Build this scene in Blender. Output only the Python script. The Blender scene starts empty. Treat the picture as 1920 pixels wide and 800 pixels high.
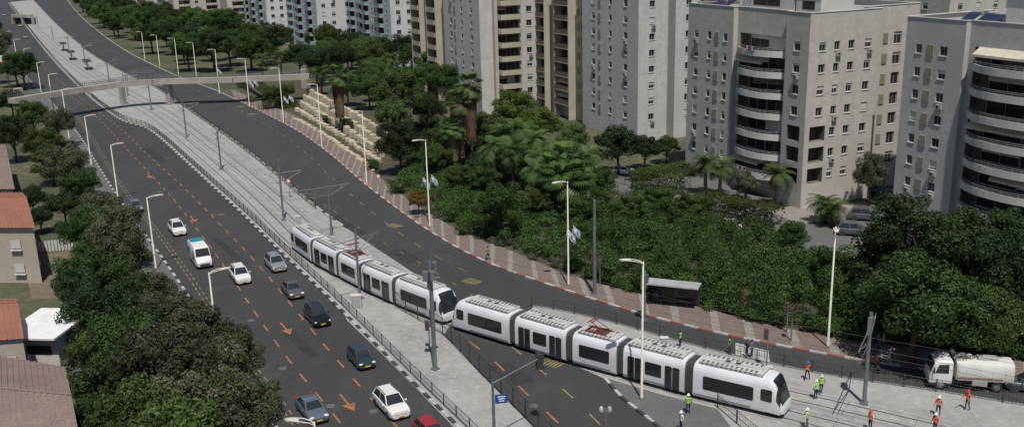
import bpy, math, random
import numpy as np
from mathutils import Vector, Matrix
random.seed(11); rng=np.random.default_rng(11)
RAD=math.radians
H=38.5; F=1838.; PITCH=RAD(15.8); ROLL=RAD(1.5)
sp,cp=math.sin(PITCH),math.cos(PITCH); cr,sr=math.cos(ROLL),math.sin(ROLL)
Fv=Vector((0,cp,-sp)); R0=Vector((1,0,0)); D0=Vector((0,-sp,-cp))
XI=R0*cr+D0*sr; YI=D0*cr-R0*sr
def P(x,y,z=0.):   # survey reading -> world position on the plane at height z
    d=Fv+XI*((x-960)/F)+YI*((y-400)/F); t=(z-H)/d.z
    return Vector((d.x*t,d.y*t,z))
def htop(b,ytop):
    k=(ytop-400)/F
    A=Vector((b.x,b.y,-H)); q=k*Fv-YI
    return -(A.dot(q))/q.z
col=bpy.context.scene.collection
# ------------------------------------------------------------ materials
def nt(name):
    m=bpy.data.materials.new(name); m.use_nodes=True
    n=m.node_tree; b=n.nodes['Principled BSDF']; return m,n,b
def mix(n,fac,a,b):
    x=n.nodes.new('ShaderNodeMix'); x.data_type='RGBA'
    if hasattr(fac,'links') or not isinstance(fac,(int,float)): n.links.new(fac,x.inputs[0])
    else: x.inputs[0].default_value=fac
    for i,v in ((6,a),(7,b)):
        if isinstance(v,tuple): x.inputs[i].default_value=(*v,1)
        else: n.links.new(v,x.inputs[i])
    return x.outputs[2]
def noise(n,scale,detail=4,rough=.6,vec=None,kind='Object'):
    t=n.nodes.new('ShaderNodeTexNoise'); t.inputs['Scale'].default_value=scale; t.inputs['Detail'].default_value=detail; t.inputs['Roughness'].default_value=rough
    if vec is None:
        c=n.nodes.new('ShaderNodeTexCoord'); vec=c.outputs[kind]
    n.links.new(vec,t.inputs['Vector']); return t.outputs['Fac']
def ramp(n,f,a,b):
    r=n.nodes.new('ShaderNodeMapRange'); r.inputs[1].default_value=a; r.inputs[2].default_value=b; n.links.new(f,r.inputs[0]); return r.outputs[0]
def pm(name,c1,c2=None,s=1.,rough=.8,metal=0.,bump=0.,coat=0.,fine=None):
    m,n,b=nt(name); c2=c2 or tuple(k*.82 for k in c1)
    o=mix(n,ramp(n,noise(n,s),.35,.65),c1,c2)
    if fine: o=mix(n,ramp(n,noise(n,fine,3,.7),.3,.7),o,tuple(k*.8 for k in c2))
    n.links.new(o,b.inputs['Base Color']); b.inputs['Roughness'].default_value=rough; b.inputs['Metallic'].default_value=metal
    b.inputs['Coat Weight'].default_value=coat
    if bump:
        bp=n.nodes.new('ShaderNodeBump'); bp.inputs['Strength'].default_value=bump; bp.inputs['Distance'].default_value=.05
        n.links.new(noise(n,s*8+4,3),bp.inputs['Height']); n.links.new(bp.outputs[0],b.inputs['Normal'])
    return m
def stone(name,c1,c2,bw=.9,bh=.45,mort=.012,cm=None):
    m,n,b=nt(name); uv=n.nodes.new('ShaderNodeUVMap')
    t=n.nodes.new('ShaderNodeTexBrick'); n.links.new(uv.outputs[0],t.inputs['Vector'])
    t.inputs['Color1'].default_value=(*c1,1); t.inputs['Color2'].default_value=(*c2,1); t.inputs['Mortar'].default_value=(*(cm or tuple(k*.62 for k in c1)),1)
    t.inputs['Scale'].default_value=1; t.inputs['Mortar Size'].default_value=mort; t.inputs['Brick Width'].default_value=bw; t.inputs['Row Height'].default_value=bh
    mp=n.nodes.new('ShaderNodeMapping'); n.links.new(uv.outputs[0],mp.inputs[0]); mp.inputs['Scale'].default_value=(1,.18,1)
    st=noise(n,.8,5,.65,mp.outputs[0])
    o=mix(n,ramp(n,st,.48,.8),t.outputs[0],tuple(k*.6 for k in c1))
    bl=noise(n,.9,2,.5,uv.outputs[0])
    o=mix(n,ramp(n,bl,.5,.75),o,tuple(k*.8 for k in c2))
    o2=mix(n,ramp(n,noise(n,.12,3),.3,.7),o,tuple(k*.85 for k in c2))
    n.links.new(o2,b.inputs['Base Color']); b.inputs['Roughness'].default_value=.85
    return m
def leafm(name,c1,c2,trans=.25,flower=None):
    m,n,b=nt(name)
    g=n.nodes.new('ShaderNodeNewGeometry'); oi=n.nodes.new('ShaderNodeObjectInfo')
    a=mix(n,g.outputs['Random Per Island'],c1,c2)
    if flower: a=mix(n,ramp(n,g.outputs['Random Per Island'],.9,.91),a,flower)
    nz=n.nodes.new('ShaderNodeTexNoise'); nz.inputs['Scale'].default_value=.35; nz.inputs['Detail'].default_value=3
    n.links.new(g.outputs['Position'],nz.inputs['Vector'])
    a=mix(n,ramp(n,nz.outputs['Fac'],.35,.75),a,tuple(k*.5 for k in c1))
    hs=n.nodes.new('ShaderNodeHueSaturation'); n.links.new(a,hs.inputs['Color'])
    mr=n.nodes.new('ShaderNodeMapRange'); mr.inputs[3].default_value=.72; mr.inputs[4].default_value=1.3; n.links.new(oi.outputs['Random'],mr.inputs[0]); n.links.new(mr.outputs[0],hs.inputs['Value'])
    mh=n.nodes.new('ShaderNodeMapRange'); mh.inputs[3].default_value=.475; mh.inputs[4].default_value=.505; n.links.new(oi.outputs['Random'],mh.inputs[0]); n.links.new(mh.outputs[0],hs.inputs['Hue'])
    n.links.new(hs.outputs[0],b.inputs['Base Color']); b.inputs['Roughness'].default_value=.6
    b.inputs['Specular IOR Level'].default_value=.25
    tr=n.nodes.new('ShaderNodeBsdfTranslucent'); n.links.new(hs.outputs[0],tr.inputs[0])
    ms=n.nodes.new('ShaderNodeMixShader'); ms.inputs[0].default_value=trans
    n.links.new(b.outputs[0],ms.inputs[1]); n.links.new(tr.outputs[0],ms.inputs[2])
    n.links.new(ms.outputs[0],n.nodes['Material Output'].inputs[0])
    return m
def asphaltm():
    m,n,b=nt('asphalt')
    c=n.nodes.new('ShaderNodeTexCoord'); mp=n.nodes.new('ShaderNodeMapping'); n.links.new(c.outputs['Object'],mp.inputs[0])
    mp.inputs['Rotation'].default_value=(0,0,RAD(-28)); mp.inputs['Scale'].default_value=(1,.07,1)
    st=noise(n,.45,5,.7,mp.outputs[0])
    o=mix(n,ramp(n,noise(n,.05,5,.65),.35,.68),(.028,.028,.030),(.050,.049,.048))
    o=mix(n,ramp(n,st,.5,.75),o,(.020,.020,.022))
    o=mix(n,ramp(n,noise(n,.16,6,.7),.56,.8),o,(.085,.082,.075))
    o=mix(n,ramp(n,noise(n,.9,6,.75,mp.outputs[0]),.62,.75),o,(.07,.068,.065))
    o=mix(n,ramp(n,noise(n,6,3,.8),.3,.75),o,(.040,.040,.040))
    n.links.new(o,b.inputs['Base Color']); b.inputs['Roughness'].default_value=.85; return m
def concm():
    m,n,b=nt('pale_concrete')
    o=mix(n,ramp(n,noise(n,.15,6,.7),.3,.7),(.32,.315,.30),(.225,.22,.21))
    o=mix(n,ramp(n,noise(n,1.3,5,.75),.5,.75),o,(.39,.38,.365))
    o=mix(n,ramp(n,noise(n,.5,6,.7),.56,.78),o,(.16,.155,.15))
    n.links.new(o,b.inputs['Base Color']); b.inputs['Roughness'].default_value=.9; return m
def groundm():
    m,n,b=nt('dry_ground')
    o=mix(n,ramp(n,noise(n,.06,6,.65),.4,.6),(.045,.06,.025),(.11,.10,.06))
    o=mix(n,ramp(n,noise(n,.6,5,.7),.4,.7),o,(.035,.045,.02))
    n.links.new(o,b.inputs['Base Color']); b.inputs['Roughness'].default_value=.95; return m
M_={}
M_['asph']=asphaltm(); M_['conc']=concm(); M_['ground']=groundm()
M_['pave']=pm('grey_pavement',(.15,.145,.14),(.105,.103,.10),.3,.9,fine=5)
M_['brick']=pm('red_paving',(.20,.145,.12),(.155,.12,.105),.4,.9,fine=4)
M_['beige']=pm('beige_paving',(.29,.265,.23),(.22,.20,.18),.5,.9,fine=4)
M_['white']=pm('white_paint',(.72,.72,.71),(.6,.6,.59),.7,.6)
M_['kerbw']=pm('pale_kerb_paint',(.42,.42,.40),(.28,.275,.26),1.5,.8)
M_['black']=pm('black_paint',(.03,.03,.03),(.05,.05,.05),1,.7)
M_['redp']=pm('red_kerb_paint',(.28,.09,.07),(.22,.1,.08),1,.8)
M_['orange']=pm('orange_marking',(.42,.15,.05),(.17,.085,.05),1.8,.8)
M_['yellow']=pm('yellow_marking',(.30,.24,.07),(.13,.11,.06),1.2,.8)
M_['rail']=pm('rail_steel',(.11,.105,.10),(.18,.165,.15),2,.45,.6)
M_['galv']=pm('galvanised_steel',(.24,.25,.26),(.17,.18,.19),1,.5,.5)
M_['dkmet']=pm('dark_metal',(.035,.035,.035),(.06,.06,.058),1,.6,.2)
M_['cream']=pm('cream_painted_steel',(.54,.52,.44),(.46,.44,.37),.6,.5)
M_['tramw']=pm('tram_white_paint',(.66,.67,.69),(.58,.59,.61),.35,.3,coat=.3)
M_['roofw']=pm('tram_roof_white',(.56,.56,.55),(.42,.42,.41),.8,.7,fine=3)
M_['glass']=pm('dark_glass',(.015,.018,.02),(.03,.035,.04),.4,.08)
M_['bell']=pm('grey_bellows',(.055,.055,.055),(.04,.04,.04),3,.8)
M_['tyre']=pm('tyre_rubber',(.02,.02,.02),None,2,.85)
M_['rim']=pm('alloy_rim',(.45,.45,.46),None,2,.3,.8)
M_['lampg']=pm('headlamp_glass',(.8,.8,.78),None,2,.1)
M_['lampr']=pm('tail_lamp_red',(.4,.02,.02),None,2,.2)
M_['plate']=pm('yellow_plate',(.7,.5,.05),None,2,.5)
M_['stoneA']=stone('cream_stone_cladding',(.54,.515,.465),(.46,.435,.39))
M_['stoneB']=stone('white_stone_cladding',(.58,.57,.55),(.51,.50,.48))
M_['stoneG']=stone('grey_stone_cladding',(.50,.49,.475),(.44,.43,.42))
M_['render']=stone('pink_beige_stone',(.50,.43,.36),(.43,.37,.31),1.2,.5)
M_['beiger']=pm('beige_render',(.46,.415,.33),(.38,.345,.275),.3,.9)
M_['shade']=pm('recess_shade_plaster',(.16,.145,.12),(.09,.08,.07),.8,.9)  # dark tone paints the shade of balcony and loggia recesses into the plaster
M_['brown']=pm('brown_parapet',(.15,.12,.09),(.10,.085,.065),.8,.8)
M_['balw']=pm('balcony_white',(.56,.55,.52),(.46,.45,.43),.5,.8)
M_['awn']=pm('cream_awning',(.55,.50,.40),(.42,.38,.31),.8,.9)
M_['shut']=pm('roller_shutter',(.54,.53,.50),(.46,.45,.42),.9,.6)
M_['frame']=pm('window_frame',(.36,.36,.35),None,1,.5)
M_['roofg']=pm('roof_gravel',(.34,.33,.31),(.25,.245,.235),.4,.95)
M_['solar']=pm('solar_panel',(.02,.025,.05),(.03,.035,.06),1,.15)
M_['tileR']=pm('red_roof_tiles',(.33,.13,.08),(.24,.10,.065),.6,.85,bump=.3,fine=5)
M_['tileP']=pm('pink_brown_tiles',(.26,.19,.16),(.18,.135,.115),.5,.9,bump=.3,fine=5)
M_['bark']=pm('bark',(.10,.075,.05),(.06,.045,.03),2,.95,bump=.4)
M_['palmb']=pm('palm_trunk',(.17,.13,.10),(.10,.08,.06),3,.95,bump=.5)
M_['skirt']=leafm('dead_palm_fronds',(.19,.135,.08),(.12,.085,.05),.1)
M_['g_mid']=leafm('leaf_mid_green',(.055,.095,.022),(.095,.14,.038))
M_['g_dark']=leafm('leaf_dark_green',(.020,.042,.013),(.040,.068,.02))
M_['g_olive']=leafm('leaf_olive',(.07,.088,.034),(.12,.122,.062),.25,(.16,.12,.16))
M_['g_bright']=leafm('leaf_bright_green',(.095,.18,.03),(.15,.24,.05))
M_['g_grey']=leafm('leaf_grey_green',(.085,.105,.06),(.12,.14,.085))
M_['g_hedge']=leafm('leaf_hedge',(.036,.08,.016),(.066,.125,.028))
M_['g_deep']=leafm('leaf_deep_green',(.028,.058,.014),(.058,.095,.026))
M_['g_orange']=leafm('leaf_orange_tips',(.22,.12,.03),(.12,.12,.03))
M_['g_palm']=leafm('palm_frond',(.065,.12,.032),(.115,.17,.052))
M_['skin']=pm('skin',(.42,.25,.17),None,2,.6)
M_['soil']=pm('soil',(.035,.045,.02),(.065,.06,.035),.5,.95,fine=3)
M_['dirt']=pm('bare_dirt',(.20,.16,.11),(.13,.10,.07),.5,.95,fine=3)
M_['bluew']=pm('blue_sign',(.02,.08,.35),None,2,.4)
M_['redsign']=pm('red_sign',(.5,.03,.03),None,2,.4)
M_['greens']=pm('green_sign',(.02,.25,.12),None,2,.4)
M_['panto']=pm('pantograph_red',(.30,.06,.05),None,2,.5,.3)
M_['rock']=pm('terrace_rock',(.50,.43,.31),(.36,.31,.22),.8,.95,bump=.6)
M_['fglass']=pm('pale_blue_glass',(.30,.42,.45),(.22,.3,.32),.5,.15)
M_['bridge']=pm('bridge_concrete',(.36,.33,.29),(.27,.25,.22),.3,.9)
M_['louv']=pm('beige_louvres',(.40,.37,.31),(.30,.28,.23),2,.8)
# ------------------------------------------------------------ mesh builder
class MB:
    def __init__(s): s.v=[];s.f=[];s.m=[];s.uv={}
    def add(s,vs,fs,mi=0,uvs=None):
        b=len(s.v); s.v.extend([tuple(v) for v in vs])
        for k,f in enumerate(fs):
            if uvs: s.uv[len(s.f)]=uvs[k]
            s.f.append(tuple(b+i for i in f)); s.m.append(mi)
    def box(s,c,d,mi=0,rz=0.,M=None):
        x,y,z=[k/2 for k in d]; ca,sa=math.cos(rz),math.sin(rz); pts=[]
        for sz in(-1,1):
            for sx,sy in((-1,-1),(1,-1),(1,1),(-1,1)):
                px,py=sx*x,sy*y; pts.append(Vector((c[0]+px*ca-py*sa,c[1]+px*sa+py*ca,c[2]+sz*z)))
        if M: pts=[M@p for p in pts]
        s.add(pts,[(3,2,1,0),(4,5,6,7),(0,1,5,4),(1,2,6,5),(2,3,7,6),(3,0,4,7)],mi)
    def seg(s,p0,p1,w,h,mi=0):
        p0=Vector(p0);p1=Vector(p1);d=p1-p0
        if d.length<1e-6: return
        d.normalize(); up=Vector((0,0,1)) if abs(d.z)<.95 else Vector((1,0,0))
        a=d.cross(up).normalized()*w/2; b=a.cross(d).normalized()*h/2
        pts=[p0-a-b,p0+a-b,p0+a+b,p0-a+b,p1-a-b,p1+a-b,p1+a+b,p1-a+b]
        s.add(pts,[(0,1,2,3),(7,6,5,4),(0,4,5,1),(1,5,6,2),(2,6,7,3),(3,7,4,0)],mi)
    def tube(s,pts,rad,n=8,mi=0,caps=True):
        pts=[Vector(p) for p in pts]; k=len(pts)
        if not isinstance(rad,(list,tuple)): rad=[rad]*k
        rings=[]; a=None
        for i,p in enumerate(pts):
            d=(pts[min(i+1,k-1)]-pts[max(i-1,0)]).normalized()
            if a is None:
                a=d.cross(Vector((0,0,1)) if abs(d.z)<.9 else Vector((1,0,0))).normalized()
            a=(a-d*a.dot(d)).normalized(); b=d.cross(a)
            rings.append([p+(a*math.cos(2*math.pi*j/n)+b*math.sin(2*math.pi*j/n))*rad[i] for j in range(n)])
        vs=[v for r in rings for v in r]; fs=[]
        for i in range(k-1):
            for j in range(n): fs.append((i*n+j,i*n+(j+1)%n,(i+1)*n+(j+1)%n,(i+1)*n+j))
        if caps: fs.append(tuple(range(n-1,-1,-1))); fs.append(tuple((k-1)*n+j for j in range(n)))
        s.add(vs,fs,mi)
    def loft(s,rings,mi=0,caps=True,mf=None):
        n=len(rings[0]); vs=[v for r in rings for v in r]
        b=len(s.v); s.v.extend([tuple(v) for v in vs])
        for i in range(len(rings)-1):
            for j in range(n):
                f=(b+i*n+j,b+i*n+(j+1)%n,b+(i+1)*n+(j+1)%n,b+(i+1)*n+j); s.f.append(f)
                c=sum((Vector(s.v[t]) for t in f),Vector())/4
                s.m.append(mf(c) if mf else mi)
        if caps:
            s.f.append(tuple(b+j for j in range(n-1,-1,-1))); s.m.append(mi)
            s.f.append(tuple(b+(len(rings)-1)*n+j for j in range(n))); s.m.append(mi)
    def mesh(s,name,mats,smooth=False):
        me=bpy.data.meshes.new(name); me.from_pydata(s.v,[],s.f)
        for m in mats: me.materials.append(M_[m] if isinstance(m,str) else m)
        me.polygons.foreach_set('material_index',s.m)
        if s.uv:
            ul=me.uv_layers.new(name='UVMap'); arr=np.zeros(len(me.loops)*2,dtype=np.float32)
            for p in me.polygons:
                u=s.uv.get(p.index)
                if u:
                    for k,li in enumerate(p.loop_indices): arr[li*2]=u[k][0]; arr[li*2+1]=u[k][1]
            ul.data.foreach_set('uv',arr)
        if smooth:
            me.polygons.foreach_set('use_smooth',[True]*len(me.polygons))
        me.update(); return me
def link(o): col.objects.link(o); return o
def tag(o,label,cat,group=None,kind=None):
    o["label"]=label; o["category"]=cat
    if group: o["group"]=group
    if kind: o["kind"]=kind
    return o
def root(name,label,cat,loc=(0,0,0),rz=0.,group=None):
    o=link(bpy.data.objects.new(name,None)); o.empty_display_size=.2; o.location=loc; o.rotation_euler=(0,0,rz); return tag(o,label,cat,group)
def part(mb,name,mats,parent=None,smooth=False,bevel=0.,loc=None,rz=None,auto=False):
    me=mb.mesh(name,mats,smooth or auto) if isinstance(mb,MB) else mb
    o=link(bpy.data.objects.new(name,me)); 
    if parent: o.parent=parent
    if loc is not None: o.location=loc
    if rz is not None: o.rotation_euler=(0,0,rz)
    if auto:
        try: me.set_sharp_from_angle(angle=RAD(35))
        except Exception: pass
    if bevel:
        b=o.modifiers.new('bevel','BEVEL'); b.width=bevel; b.segments=2; b.limit_method='ANGLE'; b.angle_limit=RAD(30)
    return o
def struct(o): o["kind"]="structure"; return o
# ------------------------------------------------------------ polylines
def smooth(pts,step=2.):
    pts=[Vector(p) for p in pts]; out=[]
    for i in range(len(pts)-1):
        p0=pts[max(i-1,0)];p1=pts[i];p2=pts[i+1];p3=pts[min(i+2,len(pts)-1)]
        n=max(2,int((p2-p1).length/1.5))
        for k in range(n):
            t=k/n
            d=(p2-p1).length
            m1=(p2-p0); m1=m1.normalized()*d*.9 if m1.length else m1
            m2=(p3-p1); m2=m2.normalized()*d*.9 if m2.length else m2
            out.append((2*t**3-3*t*t+1)*p1+(t**3-2*t*t+t)*m1+(-2*t**3+3*t*t)*p2+(t**3-t*t)*m2)
    out.append(pts[-1]); return resample(out,step)
def cum(pts):
    c=[0.]
    for a,b in zip(pts,pts[1:]): c.append(c[-1]+(b-a).length)
    return c
def at(pts,c,s):
    s=min(max(s,0),c[-1]-1e-6)
    import bisect
    i=min(bisect.bisect_right(c,s)-1,len(pts)-2); t=(s-c[i])/max(c[i+1]-c[i],1e-9)
    return pts[i].lerp(pts[i+1],t)
def resample(pts,step):
    c=cum(pts); n=max(2,int(c[-1]/step)+1); return [at(pts,c,c[-1]*k/(n-1)) for k in range(n)]
def tang(pts,i):
    d=pts[min(i+1,len(pts)-1)]-pts[max(i-1,0)]; d.z=0; return d.normalized()
def offset(pts,d):  # + = to the right of travel
    out=[]
    for i,p in enumerate(pts):
        t=tang(pts,i); out.append(p+Vector((t.y,-t.x,0))*d)
    return out
def W(pl,step=2.): return smooth([P(x,y) for x,y in pl],step)
def slab(name,poly,z0,z1,mat):
    mb=MB(); n=len(poly)
    area=sum(poly[i].x*poly[(i+1)%n].y-poly[(i+1)%n].x*poly[i].y for i in range(n))
    if area<0: poly=poly[::-1]
    mb.add([Vector((p.x,p.y,z1)) for p in poly],[tuple(range(n))])
    if z1-z0>.006:
        for i in range(n):
            a=poly[i];b=poly[(i+1)%n]; mb.add([(a.x,a.y,z0),(b.x,b.y,z0),(b.x,b.y,z1),(a.x,a.y,z1)],[(0,1,2,3)])
    return struct(part(mb,name,[mat]))
def kerb(pts,w,h,mats,seg=1.0,name='kerb'):
    pts=resample(pts,seg); L=offset(pts,-w/2); R=offset(pts,w/2); mb=MB()
    for i in range(len(pts)-1):
        a,b,c,d=L[i],R[i],R[i+1],L[i+1]; mi=i%len(mats)
        mb.add([(a.x,a.y,0),(b.x,b.y,0),(c.x,c.y,0),(d.x,d.y,0),(a.x,a.y,h),(b.x,b.y,h),(c.x,c.y,h),(d.x,d.y,h)],[(4,5,6,7),(0,1,5,4),(1,2,6,5),(2,3,7,6),(3,0,4,7)],mi)
    return struct(part(mb,name,mats))
def dashes(pts,on,off,w,z,mat,name='lane_marking'):
    c=cum(pts); s=0; mb=MB()
    while s<c[-1]-on:
        k=4 if on>2 else 1
        for j in range(k):
            a=at(pts,c,s+on*j/k); b=at(pts,c,s+on*(j+1)/k); d=(b-a); 
            if d.length<1e-4: continue
            d.normalize(); n=Vector((d.y,-d.x,0))*w/2
            mb.add([(p.x,p.y,z) for p in (a-n,a+n,b+n,b-n)],[(0,1,2,3)])
        s+=on+off
    return struct(part(mb,name,[mat]))
# traced lines (far -> near)
L0=W([(-60,0),(-20,50),(15,100),(55,150),(95,190),(130,230),(158,268),(188,318),(228,380),(270,437),(312,495),(370,580),(425,665),(480,745),(520,805),(600,930)])
ML=W([(15,5),(40,38),(64,70),(95,108),(130,146),(165,180),(197,206),(232,228),(272,240),(303,262),(350,305),(400,351),(450,397),(500,446),(545,490),(600,542),(650,592),(700,642),(765,708),(830,772),(862,803),(950,890)])
MR=W([(62,0),(85,25),(115,55),(155,88),(200,118),(245,142),(300,168),(345,198),(388,228),(440,264),(500,310),(548,350),(600,393),(650,428),(700,462),(780,515),(840,560),(872,590)])
R0l=W([(125,0),(150,30),(185,60),(240,98),(330,142),(400,168),(440,186),(500,215),(560,247),(620,290),(680,342),(740,388),(800,430),(860,466),(925,497),(1000,524),(1100,557),(1200,588),(1350,625),(1500,655),(1620,676),(1740,693),(1920,716),(2150,750)])
g=MB(); g.add([(-3000,-400,-.02),(3000,-400,-.02),(3000,5000,-.02),(-3000,5000,-.02)],[(0,1,2,3)]); struct(part(g,'ground',['ground']))
slab('road',L0+[P(1300,1100)]+[P(2150,850)]+R0l[::-1],0,.004,'asph')
inner=[P(1060,870),P(1000,800),P(950,748),P(900,700),P(862,655),P(832,628),P(850,600)]
slab('tram_median',ML+inner+MR[::-1],0,.03,'conc')
Z2u=W([(1000,572),(1040,578),(1110,593),(1180,611),(1320,650),(1420,673),(1550,700),(1740,728),(1920,757),(2150,795)])
slab('tram_pavement',Z2u+[P(2150,1050),P(1520,1000),P(1345,768),P(1240,741),P(1133,709),P(1040,668),P(975,630)],0,.03,'conc')
slab('traffic_island',[P(1133,709),P(1240,741),P(1345,768),P(1520,1000),P(1400,1000),P(1320,880),P(1235,800),P(1165,745)],.03,.12,'pave')
slab('wedge_pavement',[P(740,570)]+[P(832,632),P(900,704),P(1000,804),P(1060,874)]+[P(935,880),P(850,800),P(780,728),P(700,648),P(650,600),P(640,560)],.03,.06,'conc')
SO=W([(432,168),(500,195),(580,232),(650,280),(710,332),(800,398),(870,437),(950,468),(1040,506),(1150,540),(1300,574),(1450,612),(1600,640),(1750,655),(1920,680),(2150,712)])
SI=[p for p in R0l if p.y<P(440,186).y+1]
def ribbon(name,A,B,z,mats,pat,n):
    ca,cb=cum(A),cum(B); mb=MB()
    for i in range(n):
        a0=at(A,ca,ca[-1]*i/n);a1=at(A,ca,ca[-1]*(i+1)/n);b0=at(B,cb,cb[-1]*i/n);b1=at(B,cb,cb[-1]*(i+1)/n)
        mb.add([(p.x,p.y,z) for p in (a0,a1,b1,b0)],[(0,1,2,3)],pat[i%len(pat)])
    return struct(part(mb,name,mats))
ribbon('sidewalk',offset(SI,-.1),SO,.12,['brick','beige'],[0,0,0,1,0,0,0,0,1],int(cum(SI)[-1]/.9))
kerb(SI,.3,.15,['kerbw','redp'],1.6)
kerb(R0l[:len(R0l)-len(SI)+1],.3,.12,['kerbw'],3)
kerb(ML,.35,.15,['kerbw','black'],1.3)
kerb([p for p in MR if p.y>P(650,428).y],.3,.12,['kerbw','kerbw','black'],1.5)
kerb(resample([P(1133,709),P(1165,745),P(1235,800),P(1320,880)],1),.3,.16,['kerbw','black'],1.3)
kerb(L0,.3,.12,['kerbw','black'],1.4)
ribbon('sidewalk',L0,offset(L0,3.0),.1,['pave'],[0],80)
near=W([(-5,0),(30,38),(60,68),(95,100),(150,140),(215,182),(280,222),(340,272),(400,325),(460,382),(515,440),(548,470),(590,500),(650,532),(690,553),(760,584),(815,606),(880,630),(975,657),(1090,692),(1185,717),(1330,757),(1440,783),(1560,812),(1800,872),(2000,920)],1.0)
pathA=offset(near,-1.325); pathB=offset(pathA,-3.6)
pathB=smooth(resample(pathB,6),1.5)
def track(path):
    r=root('tram_track',"embedded steel tram rails laid in pale concrete","tram track")
    for s in(-.72,.72):
        mb=MB(); q=resample(offset(path,s),2)
        for a,b in zip(q,q[1:]): mb.seg((a.x,a.y,.03),(b.x,b.y,.03),.13,.035)
        part(mb,'rail',['rail'],r)
    for s in(-1.35,1.35):
        mb=MB(); q=resample(offset(path,s),2)
        for a,b in zip(q,q[1:]): mb.seg((a.x,a.y,.025),(b.x,b.y,.025),.06,.02)
        part(mb,'slab_joint',['pave'],r)
    mb=MB(); q=resample(path,5.5)
    for i,p in enumerate(q):
        t=tang(q,i); nn=Vector((t.y,-t.x,0)); a=p-nn*1.34; b=p+nn*1.34; mb.seg((a.x,a.y,.0235),(b.x,b.y,.0235),.05,.02)
    part(mb,'expansion_joint',['pave'],r)["kind"]="stuff"
track(pathA); track(pathB)
LD1=W([(-10,55),(40,105),(90,150),(130,178),(190,228),(250,293),(320,367),(372,433),(412,487),(436,522),(480,588),(540,672),(600,745),(645,800),(720,890)])
LD2=W([(10,50),(60,105),(110,150),(160,190),(225,241),(285,298),(345,352),(420,428),(488,500),(560,588),(620,660),(690,740),(745,800),(800,860)])
LY=W([(100,180),(140,215),(172,262),(208,322),(252,385),(296,440),(345,508),(400,590),(460,675),(515,745),(552,800)])
dashes(LD1,2.0,2.6,.17,.009,'orange'); dashes(LD2,2.0,2.6,.17,.009,'orange')
dashes(LY,1.0,.9,.13,.009,'yellow'); dashes(offset(LY,-.45),1.0,.9,.10,.009,'yellow')
RD=offset(R0l,3.8); RDn=[p for p in RD if p.y>P(900,520).y]
dashes(RDn,2,4,.11,.009,'yellow'); 
dashes(W([(230,165),(300,190),(395,240),(470,285),(560,350),(640,405),(720,455),(800,500),(880,550),(930,590)]),1.2,3.5,.12,.009,'yellow')
dashes(W([(880,640),(920,670),(990,740),(1045,790),(1090,840)]),2.2,3.4,.17,.009,'orange')
dashes(W([(960,650),(1010,690),(1080,750),(1130,800)]),2,3.2,.14,.009,'yellow')
def arrow(p,d,mat='orange',sc=1.):
    d=Vector((d.x,d.y,0)).normalized(); n=Vector((d.y,-d.x,0)); mb=MB()
    q=lambda a,b: tuple(Vector((p.x,p.y,.009))+d*a*sc+n*b*sc)
    mb.add([q(-2.0,-.10),q(-2.0,.10),q(.2,.10),q(.2,-.10)],[(3,2,1,0)]); mb.add([q(.2,-.6),q(.2,.6),q(1.7,0)],[(0,1,2)])
    struct(part(mb,'road_arrow',[mat]))
dirL=(P(600,745)-P(540,672)).normalized()
for x,y in((652,755),(536,616),(362,411),(280,330)): arrow(P(x,y),dirL)
for x,y in((410,402),):
    arrow(P(x,y),Vector((.9,-.2,0)),sc=.7)
for x,y,a in((740,423,0),(885,527,0),(1035,680,0),(450,200,0),(472,214,0)):
    p=P(x,y); mb=MB()
    for k in range(6): mb.box((p.x+(k-2.5)*.28,p.y+(k-2.5)*-.23,.0075),(.18,1.5,.003),0,RAD(-40))
    struct(part(mb,'yellow_marking_patch',['yellow']))
mb=MB()
for k in range(7):
    a=P(1376+k*9,642+k*2.2); mb.box((a.x,a.y-1.6,.0085),(.4,3.0,.003),0,RAD(-12))
struct(part(mb,'crosswalk',['kerbw']))
for x,y in((530,690),(470,600),(700,770),(600,470),(820,520),(300,360),(1000,760),(620,760)):
    p=P(x,y); mb=MB(); mb.tube([(p.x,p.y,.0),(p.x,p.y,.008)],.38,16); struct(part(mb,'manhole_cover',['pave']))
M_['patch']=pm('new_asphalt',(.022,.022,.024),(.03,.03,.032),.8,.9)
for x,y,w,l in((560,640,1.2,9),(430,470,1.0,14),(650,420,1.1,12),(960,700,2.2,5),(760,480,2,6),(290,290,1.3,16)):
    p=P(x,y); mb=MB(); mb.box((p.x,p.y,.005),(w,l,.004),0,RAD(31)); struct(part(mb,'asphalt_patch',['patch']))
# ------------------------------------------------------------ fences
def fence(pl,h=1.15,bar=.22,label="dark metal mesh fence along the tram tracks",maxposts=70,off=0.,rough=2.5):
    pts=resample(offset(pl,off) if off else pl,rough)
    o=pts[0].copy(); r=root('fence',label,'fence',o); mb=MB()
    for a,b in zip(pts,pts[1:]):
        a=a-o;b=b-o
        for z in(.12,h*.55,h): mb.seg((a.x,a.y,z),(b.x,b.y,z),.03,.035)
        n=max(1,int((b-a).length/bar))
        for k in range(n):
            q=a.lerp(b,(k+.5)/n); mb.seg((q.x,q.y,.12),(q.x,q.y,h),.018,.018)
    part(mb,'panel',['dkmet'],r)
    pm_=MB(); pm_.box((0,0,h/2+.03),(.08,.08,h+.1)); pme=pm_.mesh('post',['dkmet'])
    for p in pts[-maxposts:]:
        q=link(bpy.data.objects.new('post',pme)); q.parent=r; q.location=p-o
    return r
fence([p for p in ML if p.y<P(165,180).y],off=-.55,maxposts=80)
fence([p for p in ML if p.y>=P(165,180).y],off=-.55,bar=.6,maxposts=20)
fence([p for p in MR if p.y>=P(600,393).y and p.y<P(155,88).y],off=.5,bar=.35,maxposts=60)
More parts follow.
